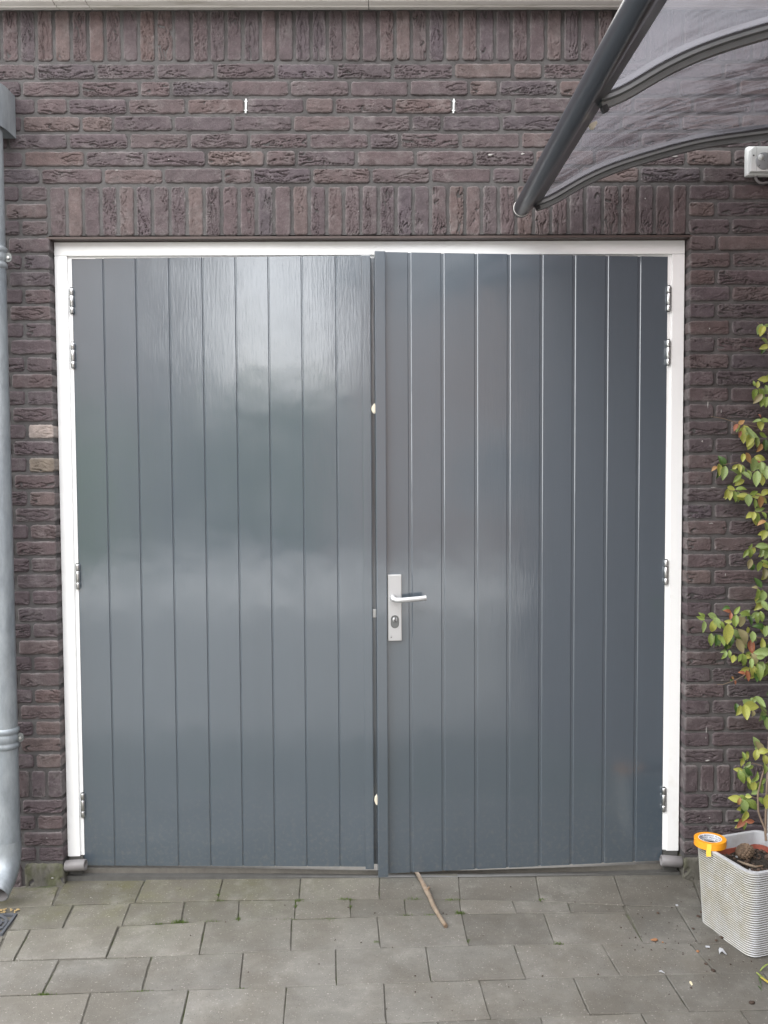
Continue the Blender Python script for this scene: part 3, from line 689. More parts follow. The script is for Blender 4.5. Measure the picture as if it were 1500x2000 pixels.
for (ta, ba), (tb, bb) in zip(J5[:-1], J5[1:]): quad((ta, r45(ta)), (tb, r45(tb)), (bb, r56(bb)), (ba, r56(ba)))
J6 = [(-150, -210), (55, 20), (255, 235), (455, 445), (655, 655), (856, 870), (1056, 1085), (1252, 1298), (1446, 1505), (1640, 1710)]
for (ta, ba), (tb, bb) in zip(J6[:-1], J6[1:]): quad((ta, r56(ta)), (tb, r56(tb)), (bb, r67(bb)), (ba, r67(ba)))
# moss along the joints
m = MB(); rm = random.Random(21)
def tuft(u, v, n_, spread, h_):
    for _ in range(n_):
        p = ground(u+rm.gauss(0, spread), v+rm.gauss(0, 1.3)); a = rm.uniform(0, 6.28); ww = rm.uniform(.0008, .002); hh = h_*rm.uniform(.4, 1.2)
        d = Vector((math.cos(a), math.sin(a), 0)); p.z = gz(p.y)-.006
        m.add([p-d*ww, p+d*ww, p+Vector((rm.gauss(0, .003), rm.gauss(0, .003), hh+.006))], [(0, 1, 2)])
for u, v, n_, s_, h_ in ((350, 1801, 190, 7, .008), (310, 1804, 60, 5, .004), (415, 1799, 90, 10, .004), (465, 1795, 100, 2, .005), (676, 1757, 160, 7, .006), (583, 1759, 130, 4, .006), (578, 1770, 70, 2, .005), (684, 1770, 60, 2, .004),
                         (426, 1748, 80, 2, .005), (430, 1757, 80, 5, .004), (810, 1756, 100, 9, .004), (885, 1757, 120, 8, .004), (899, 1783, 150, 5, .006), (1058, 1757, 70, 3, .005), (1090, 1842, 70, 5, .004), (793, 1786, 60, 8, .003),
                         (735, 1840, 80, 2, .004), (915, 1838, 50, 2, .004), (468, 1930, 60, 12, .003), (278, 1935, 60, 10, .003), (84, 1941, 80, 8, .004), (565, 1795, 60, 8, .003), (840, 1786, 60, 8, .003), (640, 1795, 50, 10, .003), (60, 1790, 60, 8, .003)):
    tuft(u, v, n_, s_, h_)
tag(m.build('moss', MOSS), 'thin green moss growing in the paving joints before the doors', 'moss', kind='stuff')

# ------------------------------------------------------------------ drain grate
gx1, gy1, gx0, gy0 = -1.283, -.207, -1.433, -.340
zc = gz(-.27)
dg = thing('drain_grate', 'grey square drain grate with concentric slots below the downpipe', 'drain grate', ((gx0+gx1)/2, (gy0+gy1)/2, zc), -.0)
hw, hd = (gx1-gx0)/2, (gy1-gy0)/2
tilt = Matrix.Rotation(math.atan(.045), 4, 'X') @ Matrix.Translation((0, 0, 0))
m = MB(); m.box(-hw, hw, -hd, hd, -.05, -.0105, tilt); m.build('pit', PIT, dg)
m = MB(); b_ = .009
for a in ((-hw, hw, hd-b_, hd), (-hw, hw, -hd, -hd+b_), (-hw, -hw+b_, -hd+b_, hd-b_), (hw-b_, hw, -hd+b_, hd-b_)): m.box(a[0], a[1], a[2], a[3], -.010, .003, tilt)
m.build('frame', IRON, dg)
for R_ in (.058, .040, .021):
    m = MB(); M = tilt @ Matrix.Translation((0, 0, -.0035)); m.lathe([(R_-.0042, -.006), (R_+.0042, -.006), (R_+.0042, .005), (R_-.0042, .005)], M, 36, close=True, smooth=False); m.build('ring', IRON, dg)
m = MB()
for k in range(8):
    M = tilt @ Matrix.Rotation(k*math.pi/4+.39, 4, 'Z'); m.box(.0, hd*1.0 if k % 2 else hd*1.0, -.0035, .0035, -.010, .0008, M)
m.build('spokes', IRON, dg)

# ------------------------------------------------------------------ downpipe
dp = thing('downpipe', 'grey zinc rain downpipe with hopper head at the left edge of the wall', 'downpipe', (-1.3505, -.098, 0))
R_ = .0405
m = MB(); m.tube([(0, 0, 2.80), (0, 0, .190)], R_, 32, caps=False); m.build('pipe', ZINC, dp)
pts = [(0, 0, .215), (0, 0, .178)]; dirb = Vector((-.10, -.99, 0)).normalized()
rad = .115
for k in range(1, 10):
    a = math.radians(64)*k/9; pts.append(dirb*(rad-rad*math.cos(a))+Vector((0, 0, .178-rad*math.sin(a))))
last = Vector(pts[-1]); tg = (last-Vector(pts[-2])).normalized(); pts.append(last+tg*.035)
rr = [R_+.0018]*len(pts)
m = MB(); m.tube(pts, 0, 32, caps=False, radii=rr); m.build('outlet_bend', ZINC, dp)
m = MB(); m.tube(pts, 0, 32, caps=False, radii=[R_-.0012]*len(pts)); m.build('bend_lining', PIPEG, dp)
m = MB(); m.tube([last+tg*.033, last+tg*.0365], 0, 32, caps=False, radii=[R_+.0024, R_-.0012]); m.build('outlet_lip', ZINC, dp)
for zc_ in (2.3235, .5965):
    m = MB(); zz = zc_
    m.lathe([(R_, zz-.040), (R_+.006, zz-.034), (R_+.0055, zz-.028), (R_+.006, zz-.022), (R_+.001, zz-.017), (R_+.0032, zz-.014), (R_+.0032, zz+.012), (R_+.001, zz+.015), (R_+.006, zz+.020), (R_+.0055, zz+.026), (R_+.006, zz+.032), (R_, zz+.038)], None, 36)
    cl = m.build('pipe_bracket', ZINC, dp)
    m = MB(); M = Matrix.Translation((R_+.010, -.006, zz)) @ Matrix.Rotation(math.pi/2, 4, 'X')
    m.sweep(stad(.0125, .0165), [((R_+.011, .001, zz), (1, 0, 0), (0, 0, 1)), ((R_+.011, -.003, zz), (1, 0, 0), (0, 0, 1))]); m.build('lug', GREYAL, cl)
    m = MB(); m.lathe([(0, 0), (.0062, 0), (.0062, .004), (.005, .006), (0, .0062)], Matrix.Translation((R_+.013, -.003, zz-.001)) @ Matrix.Rotation(math.pi/2, 4, 'X'), 6, smooth=False); m.build('bolt', STEEL, cl)
    m = MB(); m.tube([(0, R_-.002, zz), (0, .11, zz)], .005, 10); m.build('wall_pin', STEEL, cl)
m = MB(); hwid = .0530
arc = [(hwid, .096)] + [(hwid*math.cos(a), .02-.098*math.sin(a)) for a in [math.pi*k/20 for k in range(21)]] + [(-hwid, .096)]
m.sweep(arc, [((0, 0, 2.772), (1, 0, 0), (0, 1, 0)), ((0, 0, 2.922), (1, 0, 0), (0, 1, 0))], False, caps=False)
hopper = m.build('hopper_head', ZINC, dp)
m = MB(); arc2 = [(x*.985, y*.985+.0015) for x, y in arc]; m.add([(x, y, 2.792) for x, y in arc2], [tuple(range(len(arc2)))]); m.build('hopper_base', ZINC, hopper)
m = MB(); m.add([(x, y, 2.907) for x, y in arc2], [tuple(range(len(arc2)))]); m.build('hopper_lid', ZINC, hopper)

# ------------------------------------------------------------------ canopy on the side wall
RX, RZ, Y0, Y1 = .5225, 2.4830, -.105, -2.02
cn = thing('door_canopy', 'smoked door canopy with dark tubular front rail and arched ribs at the upper right', 'canopy', (RX, Y0, RZ))
RR = .0285
m = MB(); m.tube([(0, -.026, 0), (0, Y1-Y0, 0)], RR, 36); rail = m.build('front_rail', RAILM, cn)
m = MB(); m.lathe([(0, 0), (RR*.8, 0), (RR*1.02, .004), (RR*1.03, .026), (0, .026)], Matrix.Rotation(math.pi/2, 4, 'X'), 36); m.build('end_cap', RAILM, cn)
m = MB(); m.lathe([(RR*1.00, 0), (RR*1.05, 0), (RR*1.05, .0016), (RR*1.00, .0016)], Matrix.Translation((0, -.0262, 0)) @ Matrix.Rotation(math.pi/2, 4, 'X'), 36, close=True); m.build('cap_seam', YELLOW if False else CREAM, cn)
# flange under which sheets are held: flat plate rising to the right of the tube
fl = Vector((.860, 0, .34)).normalized(); fn = Vector((-fl.z, 0, fl.x))
m = MB(); pr = [(.018, -.022), (.030, -.0165), (.074, -.0030), (.074, .010), (.018, .012)]
m.sweep(pr, [((0, y, 0), fl, fn) for y in (-.012, Y1-Y0)]); m.build('rail_flange', DARK if False else RAILM, cn)
AP = [(.048, .018), (.0976, .0315), (.150, .066), (.1935, .0919), (.260, .125), (.3292, .1521), (.420, .180), (.5102, .205), (.60, .228), (.6912, .2437), (.78, .255), (.872, .2664), (SIDE-RX-.002, .2755)]
def arch(t):
    x = t
    for (a, b), (c, d) in zip(AP[:-1], AP[1:]):
        if x <= c: return b+(d-b)*(x-a)/(c-a)
    return AP[-1][1]
SX = [AP[0][0]+(AP[-1][0]-AP[0][0])*k/40 for k in range(41)]
SZ = [arch(x) for x in SX]
for _ in range(4): SZ = [SZ[0]] + [(SZ[i-1]+2*SZ[i]+SZ[i+1])/4 for i in range(1, 40)] + [SZ[-1]]
def frames(y, off):
    out = []
    for i in range(41):
        a, b = max(0, i-1), min(40, i+1); tg = Vector((SX[b]-SX[a], 0, SZ[b]-SZ[a])).normalized(); nn = Vector((-tg.z, 0, tg.x))
        out.append((Vector((SX[i], y, SZ[i]))+nn*off, Vector((0, 1, 0)), nn))
    return out
ribs_y = [-.020, -.945, -1.880]
for y in ribs_y:
    m = MB(); m.sweep([(-.022, -.002), (-.022, -.012), (-.012, -.015), (-.009, -.028), (.009, -.028), (.012, -.015), (.022, -.012), (.022, -.002)], frames(y, 0)); rb_ = m.build('rib', GREYAL, cn)
    m = MB(); m.sweep([(-.022, .006), (.022, .006), (.017, .020), (-.017, .020)], frames(y, 0)); m.build('clamp_bar', RAILM, rb_)
    m = MB(); m.sweep([(-.024, -.002), (.024, -.002), (.024, .0015), (-.024, .0015)], frames(y, 0)); m.build('gasket', DARK, rb_)
for ya, yb in ((ribs_y[0]-.002, ribs_y[1]), (ribs_y[1], ribs_y[2])):
    m = MB(); vs_ = []; fs_ = []
    for (o, ex, ey) in frames(0, .0035): vs_ += [Vector((o.x, ya, o.z)), Vector((o.x, yb, o.z))]
    for i in range(40): fs_.append((2*i, 2*i+1, 2*i+3, 2*i+2))
    m.add(vs_, fs_, True)
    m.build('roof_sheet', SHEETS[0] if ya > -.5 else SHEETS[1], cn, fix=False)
for px, py in ((1050, 405), (1181, 213)):
    y = Y0 + (-.030 if px < 1100 else -.985); p = wall(px, py, y)
    m = MB(); m.box(-.008, .008, -.009, .009, -.008, .008, bev=.002); o = m.build('clip', DARK, cn); o.location = p-Vector((RX, Y0, RZ)); o.rotation_euler = (0, -.45, 0)
p = wall(1157, 247, -.92); m = MB(); m.sweep([(-.010, .002), (-.004, .008), (.010, .013), (.012, .006), (.004, -.006), (-.004, -.007)], [((0, -.006, 0), (1, 0, 0), (0, 0, 1)), ((0, .006, 0), (1, 0, 0), (0, 0, 1))])
o = m.build('clip', FOAM, cn); o.location = p-Vector((RX, Y0, RZ)); o['label'] = 'cream coloured clip under the rail'
m = MB(); m.box(SIDE-RX-.03, SIDE-RX-.001, Y1-Y0, 0, .235, .300, bev=.004); m.build('wall_bracket', RAILM, cn)

# ------------------------------------------------------------------ switch box
bx = thing('switch_box', 'white outdoor switch box with round grey dial on the wall at the right', 'switch box', (1.4040, 0, 2.6750))
m = MB(); m.box(-.0460, .055, -.030, 0, -.0500, .0560, bev=.008); m.build('housing', BOXW, bx)
ch = [(-.041, -.043), (.051, -.043), (.051, .047), (-.031, .047), (-.041, .036)]
m = MB(); m.sweep(ch, [((0, -.0295, 0), (1, 0, 0), (0, 0, 1)), ((0, -.050, 0), (1, 0, 0), (0, 0, 1)), ((0, -.053, 0), (.96, 0, 0), (0, 0, .96))]); m.build('cover', BOXW, bx)
for xx in (-.0205, .0215):
    m = MB(); m.box(xx-.0005, xx+.0005, -.0535, -.0525, -.040, .044); m.build('cover_groove', BOXG, bx)
m = MB(); m.lathe([(0, 0), (.0305, 0), (.0305, .003), (.029, .0045), (0, .0045)], Matrix.Translation((.0060, -.0528, -.006)) @ Matrix.Rotation(math.pi/2, 4, 'X'), 36); di = m.build('dial', BOXG, bx)
m = MB(); m.lathe([(0, 0), (.011, 0), (.011, .002), (0, .002)], Matrix.Translation((-.007, -.0568, .006)) @ Matrix.Rotation(math.pi/2, 4, 'X') , 24); m.build('dial_window', BOXW, di)
m = MB(); m.box(-.0015, .0015, -.0582, -.0568, .0, .014, Matrix.Translation((-.001, 0, .006)) @ Matrix.Rotation(-.35, 4, 'Y')); m.build('pointer', DARK, di)
m = MB()
for a in (.75, 3.95): m.box(-.0012, .0012, -.0578, -.0565, .021, .0285, Matrix.Translation((.006, 0, -.006)) @ Matrix.Rotation(a, 4, 'Y'))
m.lathe([(0, 0), (.0014, 0), (.0014, .0012), (0, .0012)], Matrix.Translation((.006, -.0570, -.006)) @ Matrix.Rotation(math.pi/2, 4, 'X'), 8); m.build('dial_mark', DARK, di)
for xx, zz in ((-.0315, .014), (.0405, .014)):
    m = MB(); m.lathe([(0, 0), (.003, 0), (.003, .001), (0, .001)], Matrix.Translation((xx, -.0528, zz)) @ Matrix.Rotation(math.pi/2, 4, 'X'), 14); m.build('screw', DARK, bx)
m = MB(); m.tube([(-.008, -.018, -.045), (-.0085, -.018, -.056), (-.003, -.018, -.066), (.008, -.017, -.073), (.020, -.015, -.074), (.040, -.012, -.070), (.060, -.010, -.064), (.09, -.008, -.06)], .0052, 12); m.build('cable', PIPEG, bx)

# ------------------------------------------------------------------ planter
PC = Vector((1.2860, -.3720, 0)); PR = math.radians(18.5)
PZ = gz(-.36)-.002; PH = .2860
pl = thing('planter', 'ribbed pale grey square planter with soil standing on the paving at the right', 'planter', (PC.x, PC.y, PZ), PR)
def rsq(half, r, n=7):
    out = []
    for cx_, cy_, a0 in ((1, 1, 0), (-1, 1, 90), (-1, -1, 180), (1, -1, 270)):
        for k in range(n):
            a = math.radians(a0+90*k/(n-1)); out.append((cx_*(half-r)+r*math.cos(a), cy_*(half-r)+r*math.sin(a)))
    dense = []
    for i in range(len(out)):
        a, b = out[i], out[(i+1) % len(out)]; d = math.hypot(b[0]-a[0], b[1]-a[1]); k = max(1, int(d/.018))
        dense += [(a[0]+(b[0]-a[0])*j/k, a[1]+(b[1]-a[1])*j/k) for j in range(k)]
    return dense
base_ = rsq(1.0, .26); nb_ = len(rsq(.145, .036))
m = MB(); vs_ = []; fs_ = []
NR, PER = 36, 8; groove_tone = []
rows_ = NR*PER
for j in range(rows_+1):
    z = PH*.985*j/rows_; half = .1305+.0150*(j/rows_)
    sq = rsq(.145, .036)
    for i, (x, y) in enumerate(sq):
        th = math.atan2(y, x)
        ph = j/PER*2*math.pi + 1.5*mn.noise((math.cos(th)*2.2, math.sin(th)*2.2, z*9)) + .9*mn.noise((x*16, y*16, z*4+4))
        gr_ = abs(math.cos(ph/2))**.9; o_ = .0052*(gr_-1)
        if j > rows_-5: o_, gr_ = -.0006, 1
        groove_tone.append(1-gr_)
        k = half/.145; L_ = math.hypot(x, y)
        vs_.append((x*k+x/L_*o_, y*k+y/L_*o_, z))
n_ = len(sq)
for j in range(rows_):
    for i in range(n_): fs_.append((j*n_+i, j*n_+(i+1) % n_, (j+1)*n_+(i+1) % n_, (j+1)*n_+i))
m.add(vs_, fs_, True)
# greenish weathering on the left face of the planter
n, l, p = nodes(POT); hs = [q for q in n if q.type == 'HUE_SAT'][0]
t = n.new('ShaderNodeTexCoord'); sx = n.new('ShaderNodeSeparateXYZ'); l.new(t.outputs['Object'], sx.inputs[0])
r1 = n.new('ShaderNodeMapRange'); r1.inputs['From Min'].default_value = -.118; r1.inputs['From Max'].default_value = -.135; l.new(sx.outputs['X'], r1.inputs['Value'])
nz2 = n.new('ShaderNodeTexNoise'); nz2.inputs['Scale'].default_value = 24; nz2.inputs['Detail'].default_value = 7; l.new(t.outputs['Object'], nz2.inputs['Vector'])
r2 = n.new('ShaderNodeMapRange'); r2.inputs['From Min'].default_value = .3; r2.inputs['From Max'].default_value = .62; r2.inputs['To Min'].default_value = .45; r2.inputs['To Max'].default_value = 1; l.new(nz2.outputs['Fac'], r2.inputs['Value'])
mu = n.new('ShaderNodeMath'); mu.operation = 'MULTIPLY'; l.new(r1.outputs[0], mu.inputs[0]); l.new(r2.outputs[0], mu.inputs[1])
mxx = n.new('ShaderNodeMix'); mxx.data_type = 'RGBA'; l.new(mu.outputs[0], mxx.inputs['Factor']); mxx.inputs['A'].default_value = (.50, .515, .54, 1); mxx.inputs['B'].default_value = (.37, .355, .295, 1)
l.new(mxx.outputs['Result'], hs.inputs['Color'])
l.new([q for q in n if q.type == 'MIX'][-1].outputs['Result'], hs.inputs['Color'])
ga = n.new('ShaderNodeAttribute'); ga.attribute_name = 'groove_tone'; gm = n.new('ShaderNodeMix'); gm.data_type = 'RGBA'  # rib grooves coloured darker than the ribs
gq = n.new('ShaderNodeMath'); gq.operation = 'MULTIPLY'; gq.inputs[1].default_value = 1.25; gq.use_clamp = True; l.new(ga.outputs['Fac'], gq.inputs[0]); l.new(gq.outputs[0], gm.inputs['Factor'])
l.new(mxx.outputs['Result'], gm.inputs['A']); gm.inputs['B'].default_value = (.085, .078, .058, 1); l.new(gm.outputs['Result'], hs.inputs['Color'])
sh_ = m.build('shell', POT, pl); at_ = sh_.data.attributes.new('groove_tone', 'FLOAT', 'POINT'); at_.data.foreach_set('value', groove_tone)
def loop(h, z): return [(x*h/.145, y*h/.145, z) for x, y in rsq(.145, .036)]
m = MB(); a = loop(.1453, PH*.985); b = loop(.1455, PH-.001); c = loop(.1440, PH); d = loop(.1345, PH); e = loop(.133, PH-.002); f_ = loop(.1315, PH-.062)
vs_ = a+b+c+d+e+f_; fs_ = []
for j in range(5):
    for i in range(n_): fs_.append((j*n_+i, j*n_+(i+1) % n_, (j+1)*n_+(i+1) % n_, (j+1)*n_+i))
m.add(vs_, fs_, False); m.build('rim', POTIN, pl)
m = MB(); a = loop(.1295, PH-.044); b = loop(.1262, PH-.044); c = loop(.124, PH-.095); d = loop(.1290, PH-.095); vs_ = d+a+b+c; fs_ = []
for j in range(3):
    for i in range(n_): fs_.append((j*n_+i, j*n_+(i+1) % n_, (j+1)*n_+(i+1) % n_, (j+1)*n_+i))
m.add(vs_, fs_); m.build('inner_pot', TERRA, pl)
m = MB(); K = 34; vs_ = []; fs_ = []
for j in range(K+1):
    for i in range(K+1):
        x, y = (i/K-.5)*.252, (j/K-.5)*.252
        vs_.append((x, y, PH-.062+.012*mn.noise((x*16, y*16, 2))+.006*mn.noise((x*70, y*70, 5))))
for j in range(K):
    for i in range(K): fs_.append((j*(K+1)+i, j*(K+1)+i+1, (j+1)*(K+1)+i+1, (j+1)*(K+1)+i))
m.add(vs_, fs_, False); m.build('soil', SOIL, pl)
def inpl(x, y, z): return Matrix.Translation((PC.x, PC.y, PZ)) @ Matrix.Rotation(PR, 4, 'Z') @ Vector((x, y, z))
def at_h(u, v, z):
    d = CAM @ Vector(((u-750)/FPX, -(v-1000)/FPX, -1)); t = (z-EYE)/d.z; return Vector((d.x*t, -DIST+d.y*t, z))
TOP = PZ+PH
# soil crumbs and pale perlite lying on the soil
m = MB(); rp = random.Random(8)
for _ in range(130):
    x, y = rp.uniform(-.118, .118), rp.uniform(-.118, .118); s_ = rp.uniform(.002, .006); z = PH-.062+.012*mn.noise((x*16, y*16, 2))+.004
    M = Matrix.Translation((x, y, z)) @ Matrix.Rotation(rp.uniform(0, 3), 4, 'Z') @ Matrix.Rotation(rp.uniform(0, 3), 4, 'X'); m.box(-s_, s_*rp.uniform(.5, 1), -s_*.7, s_*.8, -s_*.6, s_*.6, M)
tag(m.build('soil_crumbs', CRUMB, pl), kind='stuff')
m = MB()
for _ in range(26):
    x, y = rp.uniform(-.11, .11), rp.uniform(-.11, .11); s_ = rp.uniform(.0018, .004); z = PH-.058+.012*mn.noise((x*16, y*16, 2))
    M = Matrix.Translation((x, y, z)) @ Matrix.Rotation(rp.uniform(0, 3), 4, 'Y'); m.box(-s_, s_, -s_*.7, s_*.8, -s_*.6, s_*.6, M)
tag(m.build('perlite_grains', POTIN, pl), kind='stuff')
# tape roll
tp_ = at_h(1387, 1637, TOP+.024)
tape = thing('tape_roll', 'orange roll of masking tape lying on the corner of the planter rim', 'tape roll', (tp_.x, tp_.y, TOP+.0005), .3)
m = MB(); m.lathe([(.0388, 0), (.0525, 0), (.0532, .0006), (.0532, .0234), (.0525, .024), (.0388, .024)], None, 64, close=True, smooth=False); m.build('tape', ORANGE, tape)
m = MB(); m.lathe([(.0362, .0003), (.0387, .0003), (.0387, .0238), (.0362, .0238)], None, 64, close=True, smooth=False); core = m.build('core', CARD, tape)
m = MB(); a0 = math.radians(-113)-.3
c0 = Vector((math.cos(a0), math.sin(a0), 0)); tt = Vector((-c0.y, c0.x, 0))
pts = [(c0*.0536, .022), (c0*.0545, .010), (c0*.0555+tt*-.002, -.006), (c0*.0560+tt*-.001, -.020)]
vs_ = []
for (q, z), wd in zip(pts, (.007, .0075, .008, .0075)): vs_ += [q-tt*wd+Vector((0, 0, z)), q+tt*wd+Vector((0, 0, z+.002))]
vs_ += [v_-c0*.0006 for v_ in vs_]
m.add(vs_, [(0, 1, 3, 2), (2, 3, 5, 4), (4, 5, 7, 6), (8, 10, 11, 9), (10, 12, 13, 11), (12, 14, 15, 13), (0, 2, 10, 8), (2, 4, 12, 10), (4, 6, 14, 12), (1, 9, 11, 3), (3, 11, 13, 5), (5, 13, 15, 7), (6, 7, 15, 14)]); m.build('tape_tail', YELLOW, tape)
fc = bpy.data.curves.new('print', 'FONT'); fc.body = 'PROGOLD'; fc.size = .0072; fc.align_x = 'CENTER'; fc.offset = .00012
fo = bpy.data.objects.new('print', fc); C.objects.link(fo); dgr = bpy.context.evaluated_depsgraph_get()
tm = bpy.data.meshes.new_from_object(fo.evaluated_get(dgr)); bpy.data.objects.remove(fo)
m = MB()
for r_, z in ((0, .0012), (1, .0088), (2, .0164)):
    for k in range(6):
        ac = k*math.pi/3+r_*math.pi/6
        vs_ = []
        for v_ in tm.vertices:
            a = ac - v_.co.x/.036; vs_.append((.0360*math.cos(a), .0360*math.sin(a), z+v_.co.y))
        m.add(vs_, [tuple(q.vertices) for q in tm.polygons])
m.build('lettering', INK, core, fix=False)
# pine cone
pcn = at_h(1453, 1664, TOP-.040)
cone = thing('pine_cone', 'closed brown pine cone lying on the soil in the planter', 'pine cone', pcn, 0)
cone.rotation_euler = (0, math.radians(76), math.radians(15))
m = MB(); m.lathe([(0, -.030), (.012, -.028), (.020, -.015), (.021, -.002), (.016, .015), (.008, .028), (0, .034)], None, 20); m.build('core', CONE, cone)
sm_ = MB(); sm_.add([(-.0052, 0, -.002), (.0052, 0, -.002), (.0058, .0012, .005), (0, .0022, .009), (-.0058, .0012, .005), (0, .0048, .004), (0, -.003, 0)], [(0, 1, 5), (1, 2, 5), (2, 3, 5), (3, 4, 5), (4, 0, 5), (0, 6, 1), (1, 6, 2), (2, 6, 3), (3, 6, 4), (4, 6, 0)])
sme = sm_.mesh('scale', CONE)
for k in range(104):
    f = (k+.5)/104; z = -.029+.061*f; rr_ = .0225*math.sin(math.pi*min(1, (f*.86+.10)))**.62
    a = k*2.39996
    o = put('scale', sme, cone); o.location = (rr_*math.cos(a), rr_*math.sin(a), z); o.rotation_euler = (-.25, 0, a-math.pi/2); s_ = .62+.5*math.sin(math.pi*f); o.scale = (s_, s_, s_)
# twig and fallen leaf on the soil
m = MB(); P_ = [at_h(u, v, TOP-.046) for u, v in ((1441, 1681), (1452, 1686), (1463, 1692), (1475, 1693), (1490, 1691))]
P_[2].z += .004; m.tube(P_, 0, 8, radii=[.0030, .0042, .0048, .0042, .002]); tag(m.build('twig', WOOD), 'short light brown curled twig lying on the soil beside the pine cone', 'twig')

# ------------------------------------------------------------------ climbing plant
def leaf_mesh(name, fold, curl, wd):
    n1 = 7; vs_ = []; fs_ = []
    for i in range(n1+1):
        s_ = i/n1; hw_ = wd*(math.sin(math.pi*s_**.85)**.8)*(1-.25*s_) if 0 < i < n1 else .004
        x = s_-.5; z = curl*(s_-.5)**2*-1
        vs_ += [(x, -hw_, z+fold*hw_), (x, -hw_*.5, z+fold*hw_*.35), (x, 0, z), (x, hw_*.5, z+fold*hw_*.35), (x, hw_, z+fold*hw_)]
    for i in range(n1):
        for k in range(4): fs_.append((i*5+k, i*5+k+1, (i+1)*5+k+1, (i+1)*5+k))
    m = MB(); m.add(vs_, fs_, True); return m
LM = {}
rl = random.Random(31)
for key, mt in LEAF.items():
    LM[key] = [leaf_mesh('leaf', rl.uniform(.15, .7), rl.uniform(-.3, .9), rl.uniform(.24, .33)).mesh('leaf_'+key, mt, fix=False) for _ in range(4)]
LV = """1484 643 110 18 p;1488 648 115 20 y;1497 638 170 16 p;1494 668 30 16 p;1492 678 160 16 y;1491 741 180 18 y;1480 751 280 12 y;1474 769 110 20 g;1487 767 50 17 g;1480 779 130 20 b;1491 783 80 18 p;1498 761 70 16 p;1497 785 100 18 g
1448 825 330 12 o;1437 835 120 14 r;1445 848 100 12 r;1452 850 95 28 y;1464 846 55 22 p;1462 860 110 24 y;1478 862 90 18 g;1490 850 30 16 g;1478 823 165 14 p;1485 830 85 20 y;1495 821 20 14 g;1484 813 60 8 r;1484 875 120 16 o;1495 869 90 20 d
1451 894 95 14 y;1461 895 60 20 o;1472 908 100 26 p;1485 895 20 18 y;1483 904 60 10 r;1487 913 95 20 p;1410 900 240 20 d;1395 915 140 12 o;1403 918 90 20 y;1414 924 100 24 p;1436 911 320 12 y;1444 915 80 14 y;1435 922 210 18 p;1451 916 80 13 g;1458 929 40 18 p;1440 935 130 18 g;1478 935 95 26 p;1489 939 85 16 y;1496 922 90 24 p
1428 954 20 14 y;1418 965 100 18 y;1425 967 95 18 y;1436 969 80 20 g;1448 955 0 18 g;1450 968 170 18 y;1462 977 85 20 p;1472 963 340 16 g;1478 969 175 16 y;1485 980 95 20 o;1496 961 330 18 y;1474 984 90 16 g;1484 995 345 16 g;1465 1007 150 18 y;1472 1008 100 14 y;1479 1012 80 20 g;1487 1021 150 15 o;1493 1007 60 14 g;1493 1045 110 18 y;1497 1028 90 16 g
1466 1068 300 12 g;1456 1081 120 16 g;1466 1081 80 18 g;1464 1101 95 18 b;1490 1067 0 22 p;1488 1078 100 18 p;1496 1081 110 20 p;1483 1106 100 18 g;1496 1100 40 16 g;1493 1120 95 18 b
1480 1138 235 20 d;1475 1148 190 10 b;1480 1162 95 20 g;1491 1165 90 18 p;1482 1183 135 20 y;1494 1183 60 18 p;1440 1192 300 16 g;1421 1194 195 14 r;1427 1204 100 12 r;1422 1214 180 12 y;1437 1213 95 20 g;1448 1213 95 22 b;1457 1199 10 20 g;1473 1203 150 20 p;1488 1205 80 18 g;1483 1224 190 20 d;1466 1212 80 18 d
1368 1207 200 14 g;1373 1224 92 20 p;1393 1205 30 20 p;1401 1217 60 20 p;1392 1225 90 20 y;1411 1221 60 16 g;1421 1238 90 34 y;1389 1250 90 21 g;1400 1251 95 20 d;1438 1238 50 19 p;1453 1244 70 28 b;1445 1261 65 26 b;1468 1264 90 24 r;1470 1244 90 18 p;1460 1231 90 12 y;1488 1256 270 18 y;1496 1233 100 18 p;1488 1273 170 26 p;1413 1252 80 16 g;1417 1260 80 18 d;1428 1252 100 18 d
1415 1281 130 14 g;1425 1278 90 13 g;1432 1287 95 14 y;1445 1285 120 14 g;1453 1290 85 22 g;1460 1283 160 14 y;1473 1288 70 20 b;1468 1295 90 16 p;1486 1283 0 14 p;1454 1308 160 16 y;1449 1314 190 12 r;1460 1320 80 18 r;1470 1311 80 22 y;1483 1313 85 28 g;1494 1311 95 24 g;1436 1333 80 8 r;1431 1324 50 7 o;1478 1320 90 20 d
1456 1391 85 24 y;1444 1388 120 18 y;1467 1379 10 26 y;1485 1371 50 22 p;1473 1368 130 15 g;1488 1396 100 26 p;1498 1412 80 22 p;1470 1394 90 12 b;1482 1457 230 22 b;1477 1475 100 18 y;1492 1467 350 18 y;1459 1476 80 17 g;1453 1478 80 15 g;1448 1488 95 15 y;1459 1494 140 15 p;1441 1503 185 14 y;1449 1518 70 23 g;1456 1512 45 21 p;1462 1524 70 11 y;1477 1517 300 18 g;1472 1536 90 19 y;1476 1547 340 17 p;1485 1538 70 21 g;1494 1503 90 17 g;1495 1485 80 18 y;1461 1508 60 18 d
1435 1560 185 21 y;1452 1557 30 13 g;1462 1556 0 10 y;1444 1566 100 13 o;1454 1574 70 25 p;1445 1580 175 13 y;1453 1593 100 21 y;1470 1571 40 27 g;1465 1604 5 16 r;1447 1608 140 21 r;1441 1614 150 11 y;1497 1566 90 24 y;1461 1572 60 20 d"""
vine = thing('climbing_plant', 'small climbing shrub with yellow green and reddish leaves rising from the planter', 'plant', inpl(.075, .06, PH-.04))
vi = vine.location.copy()
MAIN = wall(1506, 1560, -.19)
def depth_at(v): return -.19 if v > 1500 else -.19+.12*min(1, (1500-v)/500)
nodes_ = []
